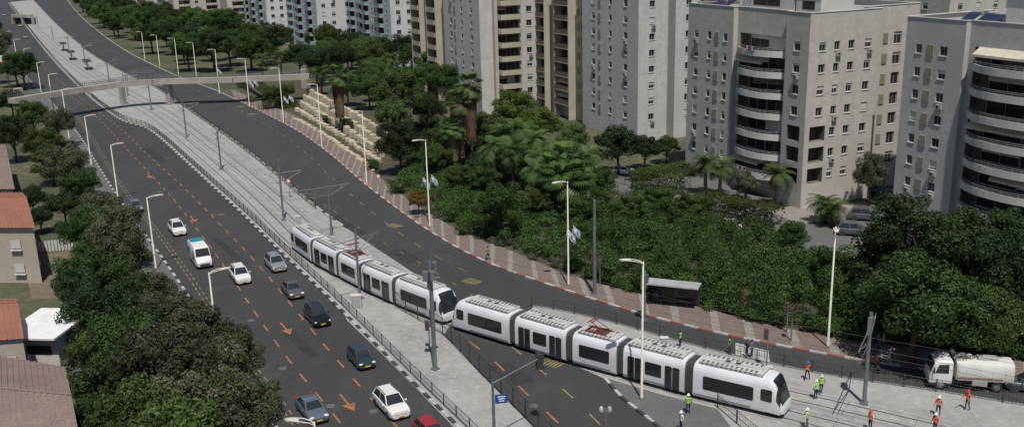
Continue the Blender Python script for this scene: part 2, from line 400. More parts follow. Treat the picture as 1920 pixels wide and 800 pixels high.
fence(resample([P(740,575),P(832,628),P(900,700),P(1000,800),P(1060,865)],2),h=1.9,bar=.25,label="tall temporary mesh fence beside pale paving")
fence([p for p in Z2u],off=.4,h=1.15,bar=.28,label="metal railing between tram track and narrow road")
fence(resample([P(1345,764),P(1430,835),P(1500,900)],1),h=1.2,label="short metal railing on the paved island")
# ------------------------------------------------------------ tram
def ring(x,w,zt,zb,n=0):
    h=zt-zb
    base=[(-.82,0),(-.97,.06),(-1,.16),(-1,.55),(-.97,.78),(-.90,.90),(-.74,.975),(-.4,1.0)]
    pts=[(y*w,zb+z*h) for y,z in base]; pts+= [(-y,z) for y,z in pts[::-1]]
    return [Vector((x,y,z)) for y,z in pts]
def rwin(mb,x0,x1,z0,z1,y,mi=0):
    s=1 if y>0 else -1; t=.02; r=.09
    o=[(x0+r,z0),(x1-r,z0),(x1,z0+r),(x1,z1-r),(x1-r,z1),(x0+r,z1),(x0,z1-r),(x0,z0+r)]
    A=[(x,y+s*t,z) for x,z in o]; B=[(x,y-s*.02,z) for x,z in o]
    n=8; f=[tuple(range(n)) if s<0 else tuple(range(n-1,-1,-1))]+[(i,(i+1)%n,n+(i+1)%n,n+i) for i in range(n)]
    mb.add(A+B,f,mi)
HW=1.325
def carriage(L,kind,tramroot,loc,rz):
    c=None; mb=MB()
    ZB,ZT=.28,3.3
    def mf(c0):
        if kind=='end' and c0.x>L/2-.98 and 1.25<c0.z<3.16 and (abs(c0.y)<1.02 or c0.x>L/2-.62): return 1
        if kind=='end' and c0.x>L/2-1.4 and c0.z<.45: return 2
        if c0.z<.34: return 2
        return 0
    xs=-L/2
    rings=[ring(xs,HW,ZT,ZB),ring(0,HW,ZT,ZB)]
    if kind=='end':
        for dx,w,zt,zb in((2.5,1,ZT,ZB),(1.5,1,ZT,ZB),(1.25,.995,ZT-.03,ZB),(1.05,.99,ZT-.09,ZB),(.9,.985,ZT-.2,ZB),(.75,.975,ZT-.4,ZB),(.62,.965,ZT-.68,ZB),(.5,.95,ZT-1.0,ZB),(.38,.935,ZT-1.35,ZB),(.26,.91,ZT-1.7,ZB+.02),(.12,.86,ZT-2.05,ZB+.05),(0,.76,ZT-2.3,ZB+.12)):
            rings.append(ring(L/2-dx,HW*w,zt,zb))
    else: rings.append(ring(L/2,HW,ZT,ZB))
    mb.loft(rings,0,True,mf)
    b=part(mb,'carriage',['tramw','glass','dkmet'],tramroot,auto=True,loc=loc,rz=rz)
    def sub(m,name,mats,**k): return part(m,name,mats,b,**k)
    for s in(-1,1):
        y=s*HW
        if kind=='end':
            w=MB(); rwin(w,-L/2+.9,L/2-2.5,1.2,2.4,y); sub(w,'window',['glass'])
            w=MB(); rwin(w,L/2-1.9,L/2-.95,1.4,2.45,y*.992); sub(w,'cab_window',['glass'])
        if kind=='mid':
            w=MB(); rwin(w,-L/2+.7,L/2-.7,1.2,2.4,y); sub(w,'window',['glass'])
        if kind=='door':
            for x0,x1 in((-L/2+.45,-L/2+1.85),(L/2-1.85,L/2-.45)):
                w=MB(); rwin(w,x0,(x0+x1)/2-.03,.42,2.5,y); rwin(w,(x0+x1)/2+.03,x1,.42,2.5,y); sub(w,'door',['glass'])
            w=MB(); rwin(w,-L/2+2.2,L/2-2.2,1.2,2.4,y); sub(w,'window',['glass'])
        if kind=='end':
            w=MB(); w.box((L/2-.14,s*.86,.86),(.22,.36,.14)); sub(w,'headlight',['lampg'],bevel=.04)
        w=MB(); w.box((-.3 if kind!='end' else -L/2+(L-2.6)/2,s*(HW+.004),.62),(L-(.5 if kind!='end' else 2.8),.02,.03)); sub(w,'skirt_seam',['dkmet'])
    r=MB(); l2=(L/2-1.9 if kind=='end' else L/2-.35)
    x0=-L/2+.35; ln=l2-x0; cx=(x0+l2)/2
    r.box((cx,0,ZT+.09),(ln,1.9,.22),0)
    for s in(-1,1):
        k=x0+.3
        while k<l2-.3:
            r.box((k,s*.66,ZT+.21),(.18,.42,.035),1); r.box((k,s*.957,ZT+.11),(.2,.02,.1),1); k+=.42
    if kind=='mid': 
        r.box((cx,0,ZT+.22),(ln*.35,1.3,.06),2)
    r.box((cx,0,ZT+.205),(ln*.7,.03,.025),1)
    sub(r,'roof_fairing',['roofw','pave','dkmet'],bevel=.04)
    u=MB()
    if kind!='mid':
        for k in(-.55,.35): u.tube([(cx+k,0,ZT+.2),(cx+k,0,ZT+.3)],.32,14,0); u.tube([(cx+k,0,ZT+.29),(cx+k,0,ZT+.32)],.24,12,1)
        sub(u,'roof_fan',['roofw','dkmet'])
    return b
def mat_rz(a,b): return math.atan2(b.y-a.y,b.x-a.x)
def tram(s0,label,grow=1.):
    lens=[('end',7.8,1),('door',6.0,0),('mid',4.6,0),('door',6.0,0),('end',7.8,0)]
    gap=.74; c=cum(pathA); s=s0; o=at(pathA,c,s0+17); r=root('tram',label,'tram',(o.x,o.y,.02))
    for i,(k,L,fl) in enumerate(lens):
        a=at(pathA,c,s); b=at(pathA,c,s+L); m=(a+b)/2-o; rz=mat_rz(a,b)
        cg=carriage(L,k,r,(m.x,m.y,0),rz+(math.pi if fl else 0))
        if k=='mid':
            pg=MB()
            for yy in(-.45,.45):
                pg.seg((-1.3,yy,3.55),(.6,yy,3.75),.06,.06); pg.seg((.6,yy,3.75),(-.9,yy*.8,4.5),.05,.05)
            pg.seg((-.9,-.8,4.55),(-.9,.8,4.55),.12,.05); pg.seg((-.6,-.8,4.55),(-.6,.8,4.55),.12,.05)
            for yy in(-.6,.6): pg.seg((-1.4,yy,3.6),(.8,yy,3.6),.1,.1)
            for xx in(-1.3,-.3,.7): pg.seg((xx,-.6,3.6),(xx,.6,3.6),.1,.1)
            part(pg,'pantograph',['panto'],cg)
        if i<4:
            c0=at(pathA,c,s+L-.03); c1=at(pathA,c,s+L+gap+.03); bm=MB(); mm=(c0+c1)/2; ll=(c1-c0).length
            rr=[]; nn=9
            for q in range(nn): rr.append(ring(-ll/2+ll*q/(nn-1),HW*(.97 if q%2 else .9),3.22 if q%2 else 3.12,.4))
            bm.loft(rr); part(bm,'bellows',['bell'],r,loc=(mm.x-o.x,mm.y-o.y,0),rz=mat_rz(c0,c1))
        s+=L+gap
    return s-gap
cA=cum(pathA)
def nearest(path,p): 
    k=min(range(len(path)),key=lambda i:(path[i].xy-p.xy).length); return cum(path)[k],k
sT1=nearest(pathA,P(545,468))[0]-.2
e1=tram(sT1,"white tram with dark bellows waiting behind another tram")
e2=tram(e1+1.0,"white tram with red pantograph crossing the junction")
# ------------------------------------------------------------ cars
def sd(kind):
    if kind=='sedan': return dict(L=4.5,W=1.78,H=1.45,top=[.5,.78,.94,.97,.98,.97,.92,.82,.70,.5],rf=.08,rr=-.2,bf=.24,br=-.38)
    if kind=='hatch': return dict(L=4.0,W=1.74,H=1.5,top=[.6,.9,1.0,1.0,1.0,.99,.95,.86,.74,.5],rf=.1,rr=-.34,bf=.27,br=-.46)
    return dict(L=4.6,W=1.88,H=1.68,top=[.7,.98,1.08,1.08,1.08,1.06,1.03,.96,.84,.55],rf=.08,rr=-.36,bf=.25,br=-.46)
def paint(name,c,metal=.4,rough=.3):
    return pm('car_paint_'+name,c,tuple(k*.93 for k in c),.5,rough,metal,coat=.6)
def wheels(r,L,w,rad,xs):
    wm=MB(); wm.tube([(0,-.11,0),(0,-.09,0),(0,.09,0),(0,.11,0)],[rad*.93,rad,rad,rad*.93],18); tm=wm.mesh('tyre',['tyre'],False)
    rm=MB(); rm.tube([(0,-.118,0),(0,.118,0)],rad*.6,12); rme=rm.mesh('rim',['rim'])
    for x in xs:
        for s in(-1,1):
            t=link(bpy.data.objects.new('wheel',tm)); t.parent=r; t.location=(x,s*(w-.12),rad)
            q=link(bpy.data.objects.new('rim',rme)); q.parent=t
def glassquad(r,name,pts,off=.014,inset=.06,mat='glass'):
    c=sum(pts,Vector())/len(pts); n=(pts[1]-pts[0]).cross(pts[2]-pts[0]).normalized()
    q=[p.lerp(c,inset)+n*off for p in pts]; b=[p.lerp(c,inset)-n*.01 for p in pts]; mb=MB(); k=len(pts)
    mb.add(q+b,[tuple(range(k))]+[(i,k+i,k+(i+1)%k,(i+1)%k) for i in range(k)]); part(mb,name,[mat],r)
def car(p,d,kind,pmat,label,rails=False):
    S=sd(kind); L,Wd,Hh=S['L'],S['W']/2,S['H']
    r=root('car',label,'car',(p.x,p.y,.01),math.atan2(d.y,d.x))
    xs=[-.5,-.485,-.42,-.25,0,.2,.32,.43,.485,.5]; wf=[.86,.95,.985,1,1,1,.99,.96,.89,.78]
    rings=[]
    for x,t,wv in zip(xs,S['top'],wf):
        w=Wd*wv; zl=.24 if abs(x)<.45 else .3
        pts=[(w*.86,zl),(w*.98,zl+.14),(w,(zl+t)/2),(w*.965,t-.1),(w*.86,t-.02),(w*.4,t+.01)]
        pts+= [(-y,z) for y,z in pts[::-1]]
        rings.append([Vector((x*L,y,z)) for y,z in pts][::-1])
    mb=MB(); mb.loft(rings); 
    zb=S['top'][4]-.04; bw=Wd*.88; tw=Wd*.68
    A=[Vector((S['br']*L,-bw,zb)),Vector((S['bf']*L,-bw,zb-.04)),Vector((S['bf']*L,bw,zb-.04)),Vector((S['br']*L,bw,zb))]
    B=[Vector((S['rr']*L,-tw,Hh-.04)),Vector((S['rf']*L,-tw,Hh)),Vector((S['rf']*L,tw,Hh)),Vector((S['rr']*L,tw,Hh-.04))]
    mb.add(A+B,[(4,5,6,7),(0,1,5,4),(1,2,6,5),(2,3,7,6),(3,0,4,7)])
    part(mb,'body',[pmat],r,bevel=.05,auto=True)
    glassquad(r,'windscreen',[A[1],A[2],B[2],B[1]],inset=.1); glassquad(r,'rear_window',[A[3],A[0],B[0],B[3]],inset=.14)
    for a0,a1,b0,b1,fl in((A[0],A[1],B[0],B[1],0),(A[3],A[2],B[3],B[2],1)):
        m1=.52; lo=a0.lerp(a1,m1); hi=b0.lerp(b1,m1)
        for q in([a0.lerp(a1,.06),lo,hi,b0.lerp(b1,.03)],[lo,a1,b1,hi]):
            if fl: q=q[::-1]
            glassquad(r,'side_window',q,inset=.09)
    wheels(r,L,Wd,.33,(-.30*L,.31*L))
    for s in(-1,1):
        a=MB(); a.box((.468*L,s*Wd*.70,.70),(.22,.36,.15),0,-s*.35); part(a,'headlight',['lampg'],r,bevel=.04)
        a=MB(); a.box((-.482*L,s*Wd*.74,.86),(.12,.30,.22),0,s*.2); part(a,'tail_light',['lampr'],r,bevel=.03)
        a=MB(); a.box((.18*L,s*(Wd+.08),zb+.04),(.14,.2,.14)); part(a,'mirror',[pmat],r,bevel=.03)
        for x in(-.30*L,.31*L):
            a=MB(); a.tube([(x,s*(Wd-.02),.36),(x,s*(Wd+.006),.36)],.37,16,0); part(a,'wheel_arch',['black'],r) 
    a=MB(); a.box((.488*L,0,.52),(.10,Wd*1.1,.2),0); part(a,'grille',['black'],r,bevel=.02)
    a=MB(); a.box((.502*L+.03,0,.46),(.03,.5,.12),0); part(a,'number_plate',['plate'],r)
    a=MB(); a.box((-.50*L-.01,0,.62),(.03,.5,.12),0); part(a,'number_plate',['plate'],r)
    if kind=='suv':
        for s in(-1,1):
            a=MB(); a.seg((S['rr']*L*.95,s*tw*.9,Hh+.05),(S['rf']*L*.8,s*tw*.9,Hh+.06),.05,.05); part(a,'roof_rail',['galv'],r)
    return r
cw=paint('white',(.66,.66,.65),0,.35); csil=paint('silver',(.33,.34,.35)); cgr=paint('grey',(.12,.13,.14)); cbk=paint('black',(.015,.015,.018)); cteal=paint('dark_teal',(.035,.065,.07)); cbl=paint('grey_blue',(.14,.18,.22)); cred=paint('red',(.3,.02,.025),.1)
def ldir(y):
    k=min(range(1,len(LD2)-1),key=lambda i:abs(LD2[i].y-y)); return (LD2[k+1]-LD2[k-1]).normalized()
for x,y,k,m,lb in((255,394,'hatch',cbl,"pale blue hatchback driving near the kerb on the asphalt"),(333,436,'suv',cw,"white estate car driving on the road"),(451,524,'suv',cw,"white estate car with roof rails on the road"),(517,502,'suv',csil,"silver grey off-road style car in the inner lane"),
  (549,551,'sedan',cgr,"dark grey saloon car driving in the inner lane"),(595,601,'suv',cbk,"black car in the lane beside the tram kerb"),(677,680,'hatch',cteal,"dark teal hatchback in the lane beside the fence"),(585,776,'sedan',cbl,"grey blue saloon driving beside the trees"),(734,768,'suv',cw,"large white estate car close to the kerb"),(808,822,'hatch',cred,"red car at the tram kerb, partly seen")):
    p=P(x,y); car(p,ldir(p.y),k,m,lb)
for x,y,k,m,dx,lb in((1170,327,'hatch',cw,1,"white car parked behind a clipped hedge"),(1362,430,'sedan',cw,-1,"white car parked beside trees near the flats"),(1600,440,'suv',cgr,1,"dark grey car parked in the shaded car park"),(1646,366,'suv',cbk,1,"black car parked below the stone tower"),(1622,412,'suv',cgr,1,"grey car parked near palm trees"),(1930,732,'hatch',cgr,-1,"dark grey car behind the white truck")):
    car(P(x,y),Vector((.9*dx,-.35*dx,0)),k,m,lb)
for x,y in((48,72),(20,40),(8,30),(38,50)): car(P(x,y),Vector((.45,-.89,0)),'sedan',random.choice([cw,csil,cgr]),"small distant car driving along the far road")
M_['teal']=pm('teal_paint',(.02,.22,.25),None,1,.4)
def van(p,d):
    r=root('van',"white delivery van with teal rear on the asphalt","van",(p.x,p.y,.01),math.atan2(d.y,d.x))
    w=.98; st=[(-2.9,.4,2.35,.94),(-2.8,.3,2.5,1),(.9,.3,2.52,1),(1.35,.3,2.38,1),(2.05,.3,1.42,.99),(2.6,.32,1.15,.95),(2.8,.38,.9,.85)]
    rings=[]
    for x,zl,zt,wf in st:
        q=[(w*wf*.9,zl),(w*wf,zl+.12),(w*wf,1.15 if zt>1.3 else zt-.15),(w*wf*.96,zt-.22 if zt>1.5 else zt-.08),(w*wf*.84,zt)]
        q+=[(-y,z) for y,z in q[::-1]]; rings.append([Vector((x,y,z)) for y,z in q][::-1])
    mb=MB(); mb.loft(rings); part(mb,'body',[cw],r,bevel=.04,auto=True)
    t=MB(); t.box((-2.0,0,2.53),(1.6,1.5,.05)); part(t,'roof_panel',['teal'],r)
    for s in(-1,1):
        t=MB(); t.box((-1.9,s*(w-.0),1.5),(1.6,.03,.9)); part(t,'side_marking',['teal'],r)
        q=[Vector((.6,s*w*.99,1.25)),Vector((1.75,s*w*.99,1.25)),Vector((1.25,s*w*.95,2.1)),Vector((.6,s*w*.95,2.15))]
        if s>0: q=q[::-1]
        glassquad(r,'side_window',q,.02)
        a=MB(); a.box((2.62,s*.72,.85),(.25,.3,.25)); part(a,'headlight',['lampg'],r,bevel=.04)
        a=MB(); a.box((1.75,s*(w+.15),1.35),(.12,.24,.3)); part(a,'mirror',['black'],r,bevel=.03)
    glassquad(r,'windscreen',[Vector((2.02,-.88,1.43)),Vector((2.02,.88,1.43)),Vector((1.38,.8,2.3)),Vector((1.38,-.8,2.3))],.05,.03)
    a=MB(); a.box((2.78,0,.6),(.12,1.2,.22)); part(a,'grille',['black'],r)
    wheels(r,5.8,w,.36,(-1.8,1.75))
pv=P(377,493); van(pv,ldir(pv.y))
def truck(p,d):
    r=root('truck',"white sweeper truck with pale tank body on the narrow road","truck",(p.x,p.y,.01),math.atan2(d.y,d.x))
    rings=[]
    for x,zl,zt,wf in((1.3,.55,2.55,.97),(1.4,.5,2.65,1),(2.3,.5,2.66,1),(2.75,.5,2.45,.99),(3.05,.5,1.55,.98),(3.15,.52,1.2,.95)):
        w=1.12*wf; q=[(w*.92,zl),(w,zl+.15),(w,1.4 if zt>1.5 else zt-.1),(w*.97,zt-.15),(w*.86,zt)]; q+=[(-y,z) for y,z in q[::-1]]
        rings.append([Vector((x,y,z)) for y,z in q][::-1])
    mb=MB(); mb.loft(rings); part(mb,'cab',[cw],r,bevel=.05,auto=True)
    glassquad(r,'windscreen',[Vector((3.04,-1.02,1.55)),Vector((3.04,1.02,1.55)),Vector((2.77,.9,2.42)),Vector((2.77,-.9,2.42))],.03,.04)
    for s in(-1,1):
        q=[Vector((1.6,s*1.12,1.5)),Vector((2.75,s*1.12,1.5)),Vector((2.45,s*1.08,2.3)),Vector((1.6,s*1.08,2.35))]
        glassquad(r,'side_window',q if s<0 else q[::-1],.02)
        a=MB(); a.box((3.1,s*.85,.85),(.12,.3,.22)); part(a,'headlight',['lampg'],r)
        a=MB(); a.box((2.85,s*1.32,1.8),(.12,.2,.5)); part(a,'mirror',['black'],r,bevel=.03)
    a=MB(); a.box((-.6,0,.62),(6.4,.9,.3)); part(a,'chassis',['dkmet'],r)
    a=MB(); rg=[]
    for x,k in((-3.6,.9),(-3.45,1),(.85,1),(1.0,.9)):
        q=[(1.1*k,.95),(1.15*k,1.2),(1.15*k,2.1),(1.0*k,2.45),(.6*k,2.6)]; q+=[(-y,z) for y,z in q[::-1]]; rg.append([Vector((x,y,z)) for y,z in q][::-1])
    a.loft(rg)
    for x in(-2.9,-1.9,-.9,.2): 
        for s in(-1,1): a.box((x,s*1.165,1.6),(.08,.04,1.0))
    part(a,'tank_body',['balw'],r,bevel=.03,auto=True)
    a=MB(); a.box((-1.6,0,2.7),(1.6,.8,.22)); a.tube([(-.2,.3,2.6),(-.2,.3,3.0),(.6,.3,3.05),(1.1,.2,2.6)],.13,8); a.box((1.1,-.5,2.85),(.2,.9,.3)); part(a,'roof_equipment',['frame'],r,bevel=.02)
    for s in(-1,1):
        a=MB(); a.box((-.9,s,.8),(1.2,.4,.5)); part(a,'side_locker',['frame'],r)
        a=MB(); a.box((-.9,s*1.17,1.25),(3.6,.03,.1)); part(a,'side_stripe',['orange'],r)
    a=MB(); a.tube([(1.0,0,2.75),(1.15,0,2.95)],.1,8); part(a,'beacon',['orange'],r)
    wheels(r,6,1.1,.45,(2.2,-2.3))
truck(P(1808,722),Vector((-.96,.20,0)))
# ------------------------------------------------------------ people
def skinfig(edges,verts,radii):
    me=bpy.data.meshes.new('fig'); me.from_pydata(verts,edges,[]); o=bpy.data.objects.new('fig',me); col.objects.link(o)
    sk=o.modifiers.new('s','SKIN')
    for i,v in enumerate(me.skin_vertices[0].data): v.radius=radii[i] if isinstance(radii[i],tuple) else (radii[i],)*2; v.use_root=(i==0)
    sb=o.modifiers.new('u','SUBSURF'); sb.levels=2; sb.render_levels=2
    dg=bpy.context.evaluated_depsgraph_get(); dg.update(); r=bpy.data.meshes.new_from_object(o.evaluated_get(dg)); bpy.data.objects.remove(o); return r
def figure(stride=0.,armf=0.,lean=0.):
    V=[];E=[];R=[]
    def v(x,y,z,r,par=None):
        V.append((x,y,z));R.append(r)
        if par is not None:E.append((par,len(V)-1))
        return len(V)-1
    pel=v(0,0,.96,(.15,.11)); sp1=v(0,lean*.3,1.15,(.135,.10),pel); ch=v(0,lean*.7,1.36,(.16,.11),sp1); nk=v(0,lean,1.50,.055,ch); hb=v(0,lean+.01,1.60,(.075,.085),nk); ht=v(0,lean+.01,1.72,(.07,.085),hb)
    for s in(-1,1):
        st=stride*s; hip=v(s*.10,0,.88,.092,pel); kn=v(s*.11,st*.55+.02,.50,.06,hip); an=v(s*.11,st-.03 if st>=0 else st-.08,.09,.04,kn); v(s*.13,(st if st>=0 else st)+.13,.045,.035,an)
        af=armf*(1 if s>0 else .3)-st*.4
        sh=v(s*.2,lean*.8,1.42,.06,ch); el=v(s*.26,lean*.8+af*.4,1.14,.043,sh); wr=v(s*.27,lean*.8+af+.06,.92+abs(af)*.35,.03,el)
        zz=.92+abs(af)*.35; yy=lean*.8+af+.07
        pa=v(s*.27,yy+.01,zz-.07,(.028,.018),wr)
        for k,(dy,ln) in enumerate(((-.03,.065),(-.01,.08),(.012,.085),(.032,.07))):
            k1=v(s*.27,yy+dy+.01,zz-.11,.0095,pa); v(s*.26,yy+dy+.015,zz-.11-ln*.6,.008,k1)
        v(s*.255,yy+.06,zz-.09,.01,pa)
    return skinfig(E,V,R)
figs=[figure(0,.05),figure(.26,.2),figure(-.22,.35,.06),figure(.08,.5,.03)]
def person(p,rz,fi,top,legs,vest,hat,label):
    me=figs[fi].copy(); me.materials.clear()
    for m in(M_['skin'],top,legs,M_['black']): me.materials.append(m)
    for q in me.polygons:
        c=q.center; q.use_smooth=True
        if c.z>1.49: i=0
        elif abs(c.x)>.225 and c.z<1.08: i=0
        elif c.z<.09: i=3
        elif c.z<.99 and abs(c.x)<.225: i=2
        else: i=1
        q.material_index=i
    r=root('person',label,'person',p,rz); part(me,'body',[],r)
    if vest:
        mb=MB()
        for q in me.polygons:
            c=q.center
            if .98<c.z<1.46 and abs(c.x)<.205:
                mb.add([me.vertices[i].co+me.vertices[i].normal*.022 for i in q.vertices],[tuple(range(len(q.vertices)))],1 if abs(c.z-1.12)<.035 else 0)
        part(mb,'vest',[vest,'kerbw'],r)
    hy=.01+(0.06 if fi==2 else .03 if fi==3 else 0)
    mb=MB()
    if hat:
        pr=[(.15,1.66),(.125,1.67),(.118,1.72),(.095,1.79),(.05,1.83),(.005,1.84)]; n=14
        vs=[(a*math.cos(2*math.pi*j/n),hy+a*1.1*math.sin(2*math.pi*j/n)+(.02 if k==0 else 0),z) for k,(a,z) in enumerate(pr) for j in range(n)]
        mb.add(vs,[(k*n+j,k*n+(j+1)%n,(k+1)*n+(j+1)%n,(k+1)*n+j) for k in range(5) for j in range(n)]); part(mb,'helmet',[hat],r,smooth=True)
    else:
        pr=[(.088,1.60),(.098,1.68),(.085,1.76),(.05,1.80),(.004,1.81)]; n=12
        vs=[(a*math.cos(2*math.pi*j/n),hy-.02+a*1.1*math.sin(2*math.pi*j/n),z) for k,(a,z) in enumerate(pr) for j in range(n)]
        mb.add(vs,[(k*n+j,k*n+(j+1)%n,(k+1)*n+(j+1)%n,(k+1)*n+j) for k in range(4) for j in range(n)]); part(mb,'hair',['black'],r,smooth=True)
M_['vg']=pm('hivis_green',(.30,.62,.05),None,2,.6); M_['vo']=pm('hivis_orange',(.65,.12,.03),None,2,.6); M_['hw']=pm('helmet_white',(.75,.75,.73),None,2,.35); M_['hb']=pm('helmet_blue',(.04,.15,.5),None,2,.35); M_['hr']=pm('helmet_red',(.6,.05,.04),None,2,.35)
M_['navy']=pm('navy_cloth',(.02,.03,.06),None,3,.9); M_['jean']=pm('jeans',(.05,.07,.13),None,3,.9); M_['greyc']=pm('grey_cloth',(.15,.15,.15),None,3,.9); M_['whc']=pm('white_shirt',(.6,.6,.58),None,3,.9)
ppl=[(1290,777,0,'greyc','navy','vg','hw',0,"worker in green vest and white helmet standing on paving"),(1367,664,0,'navy','navy','vg',None,1.5,"person in green vest standing by the railing"),
(1513,712,1,'navy','navy','vo','hb',2.5,"worker in dark clothes, orange vest and blue helmet walking"),(1529,748,0,'whc','navy','vg','hw',.5,"worker in green vest and white helmet on the tracks"),(1539,738,1,'greyc','navy','vg','hw',3,"worker in green vest walking on pale concrete"),
(1513,803,3,'whc','jean','vg','hw',1,"worker in green vest and white helmet holding papers"),(1631,806,0,'whc','navy','vo','hr',2,"worker with red helmet and orange vest standing"),(1758,779,1,'greyc','navy','vo','hw',2.6,"worker in orange vest and white helmet walking"),(1813,768,3,'vo','navy','vo','hr',2,"worker in orange clothes and red helmet, arm raised forward"),
(1275,652,0,'navy','navy','vg',None,1,"person in green vest behind the tram"),(1646,658,2,'jean','navy',None,None,2,"person in blue clothes bending on the sidewalk"),(1655,657,0,'greyc','navy','vg',None,4,"person in green vest standing on the sidewalk"),
(1400,671,0,'navy','navy',None,None,2,"person in dark clothes waiting at the crosswalk"),(1409,671,0,'greyc','navy',None,None,4,"person in grey shirt waiting at the crosswalk"),(915,489,1,'navy','navy','vg',None,2,"person in green vest walking on the red sidewalk"),
(1277,810,0,'whc','navy',None,'hw',2,"person with white helmet on the traffic island"),(1752,812,0,'vo','navy','vo','hw',2,"worker in orange vest at the track edge"),(1238,568,0,'navy','navy',None,None,3,"person in dark clothes under the bus shelter"),(1268,572,0,'greyc','jean',None,None,3.4,"person in grey clothes under the bus shelter")]
for x,y,fi,t,l,v,hh,rz,lb in ppl:
    p=P(x,y); p.z=.12 if y<700 or x<1400 else .035
    if 690<y and x>=1400: p.z=.03
    person(p,rz,fi,M_[t],M_[l],M_[v] if v else None,M_[hh] if hh else None,lb)
# ------------------------------------------------------------ street lamps, poles
def armdir(p,path):
    k=min(range(len(path)),key=lambda i:(path[i].xy-p.xy).length); d=path[k]-p; d.z=0; return d
def lamp(p,h,d,label="cream painted street lamp beside the road"):
    r=root('street_lamp',label,'street lamp',(p.x,p.y,0),math.atan2(d.y,d.x),'street lamps along the road')
    mb=MB(); mb.tube([(0,0,0),(0,0,.5),(0,0,.55),(0,0,h)],[.16,.16,.11,.07],8); part(mb,'pole',['cream'],r,smooth=True)
    mb=MB()
    for s in(-1,1): mb.tube([(0,s*.04,h-.25),(.25,s*.16,h-.02),(.8,s*.24,h+.08),(1.5,s*.2,h+.1),(1.9,s*.08,h+.1)],.045,6)
    part(mb,'arm',['cream'],r,smooth=True)
    mb=MB(); rg=[]
    for x,w,t in((1.0,.08,.05),(1.15,.2,.09),(1.7,.2,.09),(1.95,.08,.05)): rg.append([Vector((x,a*w,h+.06+b*t)) for a,b in((-1,-.6),(1,-.6),(1,.4),(.5,1),(-.5,1),(-1,.4))])
    mb.loft(rg); part(mb,'lamp_head',['cream'],r)
    return r
lampsR=[(1552,652,425),(1066,537,340),(806,427,262),(688,347,208),(604,278,158),(532,232,128),(468,202,110),(412,178,93),(370,158,80),(335,142,72),(300,126,66),(272,114,60)]
for x,y,yt in lampsR:
    p=P(x,y); h=htop(p,yt); lamp(p,min(max(h,9),12.5),armdir(p,MR) if y<600 else Vector((-.3,-1,0)))
p=P(1203,750); lamp(p,htop(p,490),Vector((-1,.2,0)),"cream street lamp standing on the paved island")
for x,y,yt in[(415,712,510),(293,507,370),(222,377,282),(172,312,218),(130,262,168),(103,222,140),(80,190,118),(55,160,92),(35,132,75),(18,108,60)]:
    p=P(x,y); h=htop(p,yt); lamp(p,min(max(h,9),12.5),armdir(p,ML))
p=P(610,1030); lamp(p,min(11.5,htop(p,790)),Vector((-1,.15,0)))
def catpole(x,y,yt,arm=True,r0=.16,toward=None,box=False):
    p=P(x,y); h=htop(p,yt); d=armdir(p,toward or pathA); L=d.length
    r=root('overhead_line_pole',"grey steel overhead line pole with bracket arms",'pole',(p.x,p.y,0),math.atan2(d.y,d.x),'overhead line poles')
    mb=MB(); mb.tube([(0,0,0),(0,0,h)],[r0,r0*.8],10); mb.box((0,0,.1),(.6,.6,.25))
    part(mb,'pole',['galv'],r)
    if arm:
        L=min(L,7)
        mb=MB(); mb.tube([(0,0,min(h-.4,7.0)),(L+.6,0,min(h-.3,7.0))],.045,6); mb.tube([(0,0,5.5),(L*.9,0,min(h-.5,6.8))],.04,6); mb.tube([(0,0,5.5),(L,0,5.75)],.03,6); mb.tube([(-.1,0,min(h-.4,7.0)),(-3.2,0,min(h-.3,7.0))],.045,6); mb.tube([(0,0,5.5),(-3,0,6.8)],.035,6)
        part(mb,'bracket_arm',['galv'],r)
        mb=MB(); mb.tube([(.3,0,min(h-.4,7.0)-.1),(.3,0,min(h-.4,7.0)+.1)],.09,8); mb.tube([(.25,0,5.5),(.55,0,5.6)],.09,8); part(mb,'insulator',['shade'],r)
    if box:
        mb=MB()
        for z in(h-.5,h-1.1,h-1.7): mb.box((0,0,z),(.9,.12,.12)); 
        mb.box((.35,0,h-1.1),(.35,.3,1.5)); mb.box((-.35,0,h-.9),(.25,.3,.9)); part(mb,'pole_top_switchgear',['galv'],r)
    return r
for x,y,yt in((415,318,245),(532,413,300),(622,440,345),(350,258,190),(284,207,160),(240,180,140),(205,155,120),(675,560,428),(160,120,85),(130,98,68),(100,75,50),(72,52,30)): catpole(x,y,yt)
catpole(1620,757,585,True,.18,box=True); catpole(1208,602,508,False,box=True); catpole(1115,553,374,False,r0=.2)
p=P(816,693); h=htop(p,490)
r=catpole(816,693,490,False,r0=.22)
mb=MB(); 
for a,z in((0,h-.6),(2.1,h-1.4),(4.2,h-1.2),(1,h-2.3)): mb.box((.45*math.cos(a),.45*math.sin(a),z),(.5,.4,.9),0,a)
for a in(0,2.1,4.2): mb.tube([(.3*math.cos(a),.3*math.sin(a),h-.4),(.3*math.cos(a),.3*math.sin(a),h+.8)],.04,6)
part(mb,'antenna_box',['galv'],r,bevel=.03)
for path,zz in((pathA,5.7),(pathA,6.8),(pathB,5.7),(pathB,6.8)):
    q=resample([p for p in path if p.y>30],8); mb=MB(); mb.tube([(p.x,p.y,zz-(.35*math.sin(i*.8)**2 if zz>6 else 0)) for i,p in enumerate(q)],.014,4); tag(part(mb,'overhead_wire',['dkmet']),"thin dark overhead wire above the tram tracks",'wire')
